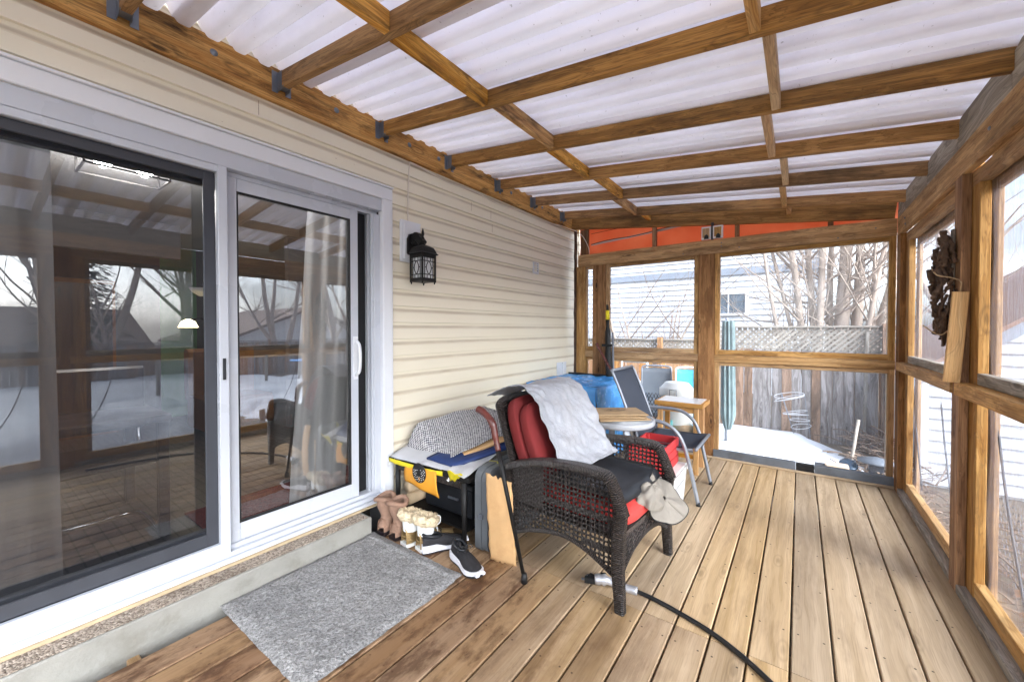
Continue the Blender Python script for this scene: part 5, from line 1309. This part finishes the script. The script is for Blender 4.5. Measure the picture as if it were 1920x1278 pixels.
# wire mesh roll and hose reel
t = thing('wire_roll', 'dark roll of wire mesh standing outside the low window', 'wire roll', (-1.55, 5.4, -.4))
mb = MB()
for k in range(22):
    a0 = k*2*math.pi/22
    for sgn in (1, -1):
        mb.tube([(-1.55+.16*math.cos(a0+sgn*q*.35), 5.4+.12*math.sin(a0+sgn*q*.35), -.45+.93*q/9) for q in range(10)], .005, 4)
mb.build('mesh', 'black_rubber', t)
t = thing('hose_reel', 'teal plastic hose reel sitting on the ground outside', 'hose reel', (-1.0, 5.3, -.3))
for x in (-1.28, -1.0):
    mb = MB(); mb.lathe([(.02, 0), (.15, 0), (.16, .015), (.15, .03), (.02, .03)], (x, 5.15, .08), 20, rot=Matrix.Rotation(R(90), 3, 'Y')); mb.build('flange', 'teal', t)
mb = MB(); mb.box((-1.3, 5.0, -.45), (-.9, 5.3, -.06), .02); mb.build('base', 'teal', t)
mb = MB(); mb.tube([(-1.25, 5.15, .08), (-.99, 5.15, .08)], .10, 14); mb.build('hose', 'paper_bag', t)
# garden clutter in the corner
t = thing('solar_lantern', 'blue glass disc garden lantern lying beside the brick', 'lantern', (.52, 6.2, -.3))
mb = MB(); mb.lathe([(.02, 0), (.075, .008), (.09, .02), (.08, .04), (.03, .055)], (.47, 6.0, -.24), 20, rot=Matrix.Rotation(R(35), 3, 'X')); mb.build('disc', 'blue_glass', t)
mb = MB(); mb.tube([(.48, 5.95, -.28), (.60, 5.80, -.36), (.80, 5.7, -.40)], .04, 10); mb.build('stem', 'steel', t)
t = thing('solar_lantern', 'black square garden lantern half buried in the dry brush', 'lantern', (.9, 6.0, -.3))
mb = MB(); mb.lathe([(.02, .08), (.16, .04), (.16, .02), (.06, .0)], (.70, 5.95, -.16), 16); mb.build('cap', 'dark_chair', t)
mb = MB(); mb.box((.64, 5.89, -.40), (.76, 6.01, -.16), .004); mb.build('body', 'dark_alu', t)
mb = MB(); mb.tube([(.46, 5.75, -.30), (.64, 5.66, -.34)], .06, 12); tag(mb.build('bottle', 'steel'), 'silver bottle shaped object lying by the blue disc lantern', 'bottle')
t = thing('paving_block', 'pale brick block with a dark end standing behind the grey sill', 'block', (.28, 5.5, -.4))
mb = MB(); mb.box((.24, 5.50, -.46), (.44, 5.65, -.13), .012); mb.build('block', 'brick_block', t)
mb = MB(); mb.box((.15, 5.50, -.46), (.2385, 5.63, -.15), .006); mb.build('end', 'dark_alu', t)
random.seed(11)
mb = MB()
for k in range(260):
    x = .55+.7*random.random(); y = 5.0+2.9*random.random(); a = random.random()*6.28; L_ = .12+.38*random.random()
    z = -.46+.24*random.random()
    p = Vector((x, y, z)); d = Vector((math.cos(a), math.sin(a), random.uniform(-.1, .45)))
    mb.tube(spline([p, p+d*L_*.5+Vector((random.uniform(-.05, .05), random.uniform(-.05, .05), .03)), p+d*L_], 3), random.uniform(.004, .011), 4)
for k in range(260):
    x = .9+1.2*random.random(); y = 2.2+3.2*random.random(); a = random.random()*6.28; L_ = .12+.35*random.random(); z = -.46+.10*random.random()
    p = Vector((x, y, z)); d = Vector((math.cos(a), math.sin(a), random.uniform(-.1, .3)))
    mb.tube(spline([p, p+d*L_*.5+Vector((0, 0, .03)), p+d*L_], 3), random.uniform(.003, .008), 4)
o = mb.build('brush', 'twig'); o['kind'] = 'stuff'; o['label'] = 'dry brush and twigs on the ground outside the porch corner'
mb = MB()
for k in range(420):
    x = random.uniform(.55, 1.25) if k < 240 else random.uniform(.85, 2.2); y = random.uniform(5.0, 7.9) if k < 240 else random.uniform(2., 5.2)
    a = random.random()*6.28; s_ = .02+.03*random.random(); z = -.45+.05*random.random()
    d = Vector((math.cos(a), math.sin(a), random.uniform(-.4, .4)))*s_; e = Vector((-math.sin(a), math.cos(a), random.uniform(-.4, .4)))*s_*.6
    p = Vector((x, y, z)); mb.add([p-d, p+e, p+d, p-e], [(0, 1, 2, 3)])
o = mb.build('leaf_litter', P('leaf_brown', S(120, 88, 62), .9, var=.4, vs=30)); o['kind'] = 'stuff'; o['label'] = 'brown fallen leaves scattered on the ground outside'
for i, (p0, p1, w_, m_, lb) in enumerate((((1.0, 3.0, -.42), (1.9, 4.6, -.40), .14, 'pine_light', 'long pale plank lying outside the near screen'), ((1.3, 2.8, -.38), (2.2, 5.0, -.36), .16, 'fence_grey', 'grey weathered plank lying outside the near screen'))):
    mb = MB(); mb.board(p0, p1, w_, .03); tag(mb.build('plank', m_), lb, 'plank')
# chicken wire run beside the porch
t = thing('chicken_wire_fence', 'low chicken wire run on wooden stakes outside the screened side', 'wire fence', (1.25, 4., -.45))
WX0 = 1.22
wy0, wy1 = 2.4, 5.6
mb = MB(); hx = .055
for i in range(int((wy1-wy0)/(hx*1.5))):
    for j in range(11):
        cy_ = wy0+i*hx*1.5; cz_ = -.42+j*hx*1.732*.5*2*.5*1.0+(hx*.433 if i % 2 else 0)
        top = .22+.08*math.sin(cy_*3)
        if cz_ > top: continue
        for k in range(3):
            a, b = R(60*k), R(60*(k+1))
            q = lambda a_: (WX0+.01*math.sin(cy_*7+j), cy_+hx*.5*2*.5*math.cos(a_), cz_+hx*.5*math.sin(a_))
            mb.tube([q(a), q(b)], .0022, 3, caps=False)
mb.build('wire_mesh', 'steel', t)
for y in (2.5, 3.55, 4.85):
    mb = MB(); mb.box((WX0+.01, y, -.5), (WX0+.05, y+.07, .20)); mb.build('stake', 'lattice', t)
# ------------------------------------------------------------------ buildings around
def lap(mb, p0, p1, z0, z1, pitch=.16, top=None):
    """lap siding from p0 to p1 (plan points, seen from its right hand side); top(s) clips it to a gable"""
    p0 = Vector((*p0, 0)); p1 = Vector((*p1, 0)); L = (p1-p0).length; d = (p1-p0)/L; n = d.cross(Vector((0, 0, 1)))
    z = z0
    while z < z1:
        ze = min(z+pitch, z1); s0, s1 = 0, L
        if top:
            ss = [i*L/200 for i in range(201) if top(i/200) >= z+pitch*.5]
            if not ss: z += pitch; continue
            s0, s1 = ss[0], ss[-1]
        a, b = p0+d*s0, p0+d*s1
        A = lambda q, o, zz: q+n*o+Vector((0, 0, zz))
        mb.add([A(a, .04, z), A(b, .04, z), A(b, .003, ze), A(a, .003, ze), A(a, .0, z), A(b, .0, z)], [(0, 1, 2, 3), (0, 4, 5, 1)])
        z += pitch
t = thing('neighbour_house', 'white sided neighbouring house behind the fences with a small window', 'house', (-5, 14, -.5))
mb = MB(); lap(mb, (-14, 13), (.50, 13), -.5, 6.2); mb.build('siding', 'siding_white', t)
mb = MB(); mb.box((-14, 12.93, 2.88), (.48, 12.99, 3.08)); mb.build('trim_band', 'ext_grey', t)
mb = MB(); mb.box((.44, 12.9, -.5), (.56, 13.05, 6.2)); mb.build('corner_trim', 'white_vinyl', t)
mb = MB(); mb.box((-14, 13.1, -.5), (.5, 20, 6.2)); mb.build('wall_core', 'white_vinyl', t)
mb = MB(); mb.add([(-15, 12.4, 6.0), (1.2, 12.4, 6.0), (1.2, 17, 8.5), (-15, 17, 8.5), (-15, 21, 6.0), (1.2, 21, 6.0)], [(0, 1, 2, 3), (3, 2, 5, 4)]); mb.build('roof', 'roof_brown', t, .1)
mb = MB(); fr(mb, 0, 0, 0, 0, 0, 0, 0, 0, 0) if False else None
for q in (((-1.98, 12.90, 1.72), (-1.90, 12.985, 2.40)), ((-1.25, 12.90, 1.72), (-1.17, 12.985, 2.40)), ((-1.90, 12.9, 1.72), (-1.25, 12.985, 1.79)), ((-1.90, 12.9, 2.33), (-1.25, 12.985, 2.40)), ((-1.68, 12.91, 1.79), (-1.65, 12.975, 2.33))): mb.box(*q)
wn = mb.build('window', 'white_vinyl', t); mb = MB(); mb.box((-1.90, 12.93, 1.79), (-1.25, 12.965, 2.33)); mb.build('pane', P('dark_pane', S(88, 100, 112), .15, var=.3, vs=3), wn)
# shed on the right
t = thing('garden_shed', 'white sided garden shed with a brown roof beyond the screened side', 'shed', (3, 8, -.5))
rake = lambda x: .86+.78*(x-1.17) if x < 2.95 else 2.25-.78*(x-2.95)
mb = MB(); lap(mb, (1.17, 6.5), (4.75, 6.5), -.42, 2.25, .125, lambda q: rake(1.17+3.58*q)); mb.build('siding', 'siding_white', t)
mb = MB(); mb.prism([(1.18, -.5), (4.74, -.5), (4.74, rake(4.74)-.03), (2.95, rake(2.95)-.03), (1.18, rake(1.18)-.03)], 6.53, 9.5, lambda u, v, w_: (u, w_, v)); mb.build('wall_core', 'white_vinyl', t)
mb = MB(); mb.box((1.14, 6.46, -.45), (1.20, 6.56, rake(1.17))); mb.build('corner_trim', 'white_vinyl', t)
for xa, xb in ((.98, 2.97), (4.92, 2.93)):
    mb = MB(); mb.board((xa, 6.42, rake(xa)-.02), (xb, 6.42, rake(xb)-.02), .05, .14, (0, 0, 1)); mb.build('rake_board', 'ext_grey', t)
    za, zb_ = rake(xa)+.06, rake(xb)+.06
    mb = MB(); mb.add([(xa, 6.36, za), (xb, 6.36, zb_), (xb, 9.7, zb_), (xa, 9.7, za)], [(0, 1, 2, 3)]); mb.build('roof', 'shingle', t, .04)
# houses on the far side of the yard, seen in the door glass and past the shed
def gable_house(name_lab, x0, x1, y0, y1, zw, zr, wall_m, roof_m, along='y'):
    t = thing('house', name_lab, 'house', ((x0+x1)/2, (y0+y1)/2, -.5))
    mb = MB()
    if along == 'x':     # ridge runs along x
        ym = (y0+y1)/2; mb.prism([(y0, -.5), (y1, -.5), (y1, zw), (ym, zr-.1), (y0, zw)], x0, x1, lambda u, v, w_: (w_, u, v)); mb.build('wall', wall_m, t)
        mb = MB(); mb.add([(x0-.5, y0-.5, zw-.25), (x1+.5, y0-.5, zw-.25), (x1+.5, ym, zr), (x0-.5, ym, zr), (x0-.5, y1+.5, zw-.25), (x1+.5, y1+.5, zw-.25)], [(0, 1, 2, 3), (3, 2, 5, 4)]); mb.build('roof', roof_m, t, .15)
    else:
        xm = (x0+x1)/2; mb.prism([(x0, -.5), (x1, -.5), (x1, zw), (xm, zr-.1), (x0, zw)], y0, y1, lambda u, v, w_: (u, w_, v)); mb.build('wall', wall_m, t)
        mb = MB(); mb.add([(x0-.5, y0-.5, zw-.25), (x0-.5, y1+.5, zw-.25), (xm, y1+.5, zr), (xm, y0-.5, zr), (x1+.5, y0-.5, zw-.25), (x1+.5, y1+.5, zw-.25)], [(0, 1, 2, 3), (3, 2, 5, 4)]); mb.build('roof', roof_m, t, .15)
    for k in range(3):
        yy = y0+(y1-y0)*(k+.5)/3
        mb = MB(); mb.box((x0-.04, yy-.5, zw-1.1), (x0+.01, yy+.5, zw-.3)); f_ = mb.build('window', 'white_vinyl', t); mb = MB(); mb.box((x0-.05, yy-.43, zw-1.03), (x0-.041, yy+.43, zw-.37), .002); mb.build('pane', 'dark_chair', f_)
    return t
gable_house('low house with a brown gable roof across the yard, mirrored in the door', 22, 32, 9, 19, .75, 2.75, 'white_vinyl', 'roof_brown', 'x')
gable_house('long low house with a brown roof farthest along the yard', 25, 35, -9, 6, .7, 2.5, 'siding_white', 'roof_brown', 'y')
gable_house('pinkish roofed house past the shed to the right', 5, 14, 15, 24, 2.3, 5.2, 'white_vinyl', 'shingle', 'y')
fence('long grey board fence across the back yard, mirrored in the door glass', (12.5, 17, 0), (12.5, -10, 0), -.55, .82, .86, 'fence_grey', False)
t = thing('yard_table', 'small blue table standing in the snow of the yard', 'table', (9.4, 7.2, -.4))
mb = MB(); mb.lathe([(.4, .22), (.4, .26), (.02, .27)], (9.4, 7.2, 0), 20); mb.build('table_top', 'blue_tarp', t)
for a in (0, 2.1, 4.2): mb = MB(); mb.tube([(9.4, 7.2, .2), (9.4+.3*math.cos(a), 7.2+.3*math.sin(a), -.5)], .02, 6); mb.build('leg', 'grey_tube', t)
t = thing('rail_fence', 'light pole and rail fence crossing the snowy yard', 'fence', (8.2, 6, -.5))
for y in (3.0, 5.5, 8.0): mb = MB(); mb.tube([(8.2, y, -.6), (8.2, y, .95)], .045, 8); mb.build('post', 'lattice', t)
for z in (.55, .85): mb = MB(); mb.tube([(8.2, 2.9, z), (8.2, 8.1, z-.05)], .03, 8); mb.build('rail', 'pine_light', t)
# ------------------------------------------------------------------ trees
def branch(mb, p, d, L, r, lev, rnd, twigs, droop=.0, n=5):
    pts = [Vector(p)]; dd = Vector(d).normalized(); seg = 5
    for i in range(seg):
        dd = (dd+Vector((rnd.uniform(-1, 1), rnd.uniform(-1, 1), rnd.uniform(-.6, .8)))*.13+Vector((0, 0, .05-droop))).normalized()
        pts.append(pts[-1]+dd*L/seg)
    mb.tube(pts, [r*(1-.62*i/seg) for i in range(seg+1)], max(3, n), caps=False)
    if lev <= 0: return
    kids = 3 if lev > 1 else 4
    for k in range(kids+rnd.randint(0, 1)):
        i = rnd.randint(1, seg); q = pts[i]
        ax = Vector((rnd.uniform(-1, 1), rnd.uniform(-1, 1), rnd.uniform(-.25, .7))).normalized()
        nd_ = (dd*.75+ax*.95).normalized()
        branch(twigs, q, nd_, L*rnd.uniform(.45, .7), r*(1-.62*i/seg)*.55, lev-1, rnd, twigs, droop, n-1)
def tree(name, label, cat, base, stems, L, r, lev, seed, spread, group=None, bark='bark', side=None):
    rnd = random.Random(seed); t = thing(name, label, cat, base, group)
    tr, cr_ = MB(), MB()
    for k in range(stems):
        a = 2*math.pi*k/stems+rnd.uniform(-.3, .3)
        o = Vector((math.cos(a), math.sin(a), 0))*spread*.35
        d = Vector((math.cos(a)*spread, math.sin(a)*spread*.6, 1))
        branch(tr, Vector(base)+o, d, L*rnd.uniform(.8, 1.1), r*rnd.uniform(.65, 1.15), lev, rnd, cr_, n=8)
    tr.build('trunk', bark, t); cr_.build('crown', bark if r > .06 else 'twig', t)
    return t
# big clump of bare stems behind the lattice fence: hand-set stems, then branched
rnd = random.Random(4)
t = thing('tree', 'large bare tree with many pale grey stems behind the lattice fence', 'tree', (.3, 9.6, -.5))
tr, cr_ = MB(), MB()
def pix(px, py, Y):   # plain perspective of the survey, used to set the stem feet and heads where they stand
    f_ = 750.577; x, y = (px-960)/f_, -(py-628.25)/f_
    cy_, sy_ = math.cos(.623057), math.sin(.623057)
    dx, dy, dz = x*cy_-sy_, x*sy_+cy_, y-.0154
    k = Y/dy
    return Vector((dx*k, Y, 1.34+dz*k))
for (bx, tx, r_, Y) in ((1506, 1478, .085, 9.5), (1528, 1512, .085, 9.7), (1536, 1542, .085, 9.4), (1554, 1558, .085, 9.9), (1575, 1586, .16, 9.6), (1603, 1612, .12, 9.8), (1622, 1660, .06, 9.4), (1640, 1690, .12, 9.9), (1462, 1428, .05, 9.3), (1490, 1440, .05, 9.6), (1632, 1640, .05, 9.5)):
    b_ = pix(bx, 640, Y); h_ = pix(tx, 450, Y+.2*rnd.uniform(-1, 1)); foot = b_+(b_-h_)*.9; foot.z = -.5
    foot = Vector((.3+(foot.x-.3)*.75, Y, -.5))
    up_ = h_+(h_-b_)*1.3+Vector((rnd.uniform(-.3, .3), rnd.uniform(-.4, .4), 0))
    pts = spline([foot, b_, h_, up_], 5)
    tr.tube(pts, [.82*r_*(1.1-.6*i/(len(pts)-1)) for i in range(len(pts))], 9, caps=False)
    for k in range(15):
        i = rnd.randint(4, len(pts)-1); dd = (pts[min(i+1, len(pts)-1)]-pts[i-1]).normalized()
        ax = Vector((rnd.uniform(-1, 1), rnd.uniform(-.7, .7), rnd.uniform(-.2, .6))).normalized()
        branch(cr_, pts[i], dd*.5+ax, rnd.uniform(.9, 2.0), min(.024, r_*.26), 2, rnd, cr_, n=5)
tr.build('trunk', 'bark', t); cr_.build('crown', 'bark', t)
tree('tree', 'bare tree leaning its thin twigs over the brown fence', 'tree', (-3.3, 10.5, -.5), 3, 3.6, .05, 3, 31, .5)
tree('shrub', 'bare leafless shrub rising above the brown fence', 'shrub', (-2.35, 8.6, -.5), 5, 2.3, .022, 2, 12, .32, bark='twig')
tree('tree', 'bare tree with arching branches hanging over the shed roof', 'tree', (3.2, 10.6, -.5), 5, 5., .10, 3, 77, .8)
for i, (x, y, L_, sd, lb) in enumerate(((15, 9, 6.5, 3, 'tall bare tree in the yard mirrored at the middle of the door'), (18, 15, 7.5, 5, 'tall bare tree by the gable roofed house across the yard'), (14.5, 2.5, 6., 8, 'bare tree near the back fence, mirrored in the screened half'), (20, -4, 7., 9, 'bare tree farthest along the back fence'), (36, 12, 9, 15, 'tall bare tree rising behind the far houses'), (16, 12.5, 6.5, 23, 'bare tree standing between two others in front of the gable roofed house'), (17, 6, 7., 29, 'bare tree beside the dark spruce across the yard'))):
    tree('tree', lb, 'tree', (x, y, -.5), 3, L_, .17, 3, sd, .45, 'bare trees across the yard')
t = thing('spruce', 'dark green conical spruce across the yard, mirrored in the door', 'tree', (19, 3, -.5))
mb = MB(); mb.tube([(19, 3, -.5), (19, 3, 7)], [.2, .02], 8); mb.build('trunk', 'bark', t)
mb = MB(); rnd = random.Random(3)
for k in range(2600):
    z = 7*rnd.random()**1.3; rr = (7.2-z)*.26*math.sqrt(rnd.random()); a = rnd.random()*6.28
    p = Vector((19+rr*math.cos(a), 3+rr*math.sin(a), z)); d = Vector((math.cos(a), math.sin(a), -.35)).normalized()*.32; e = Vector((-math.sin(a), math.cos(a), 0))*.09
    mb.add([p, p+d*.5+e, p+d, p+d*.5-e], [(0, 1, 2, 3)])
mb.build('crown', P('spruce', S(52, 70, 50), .9, var=.4, vs=3), t)
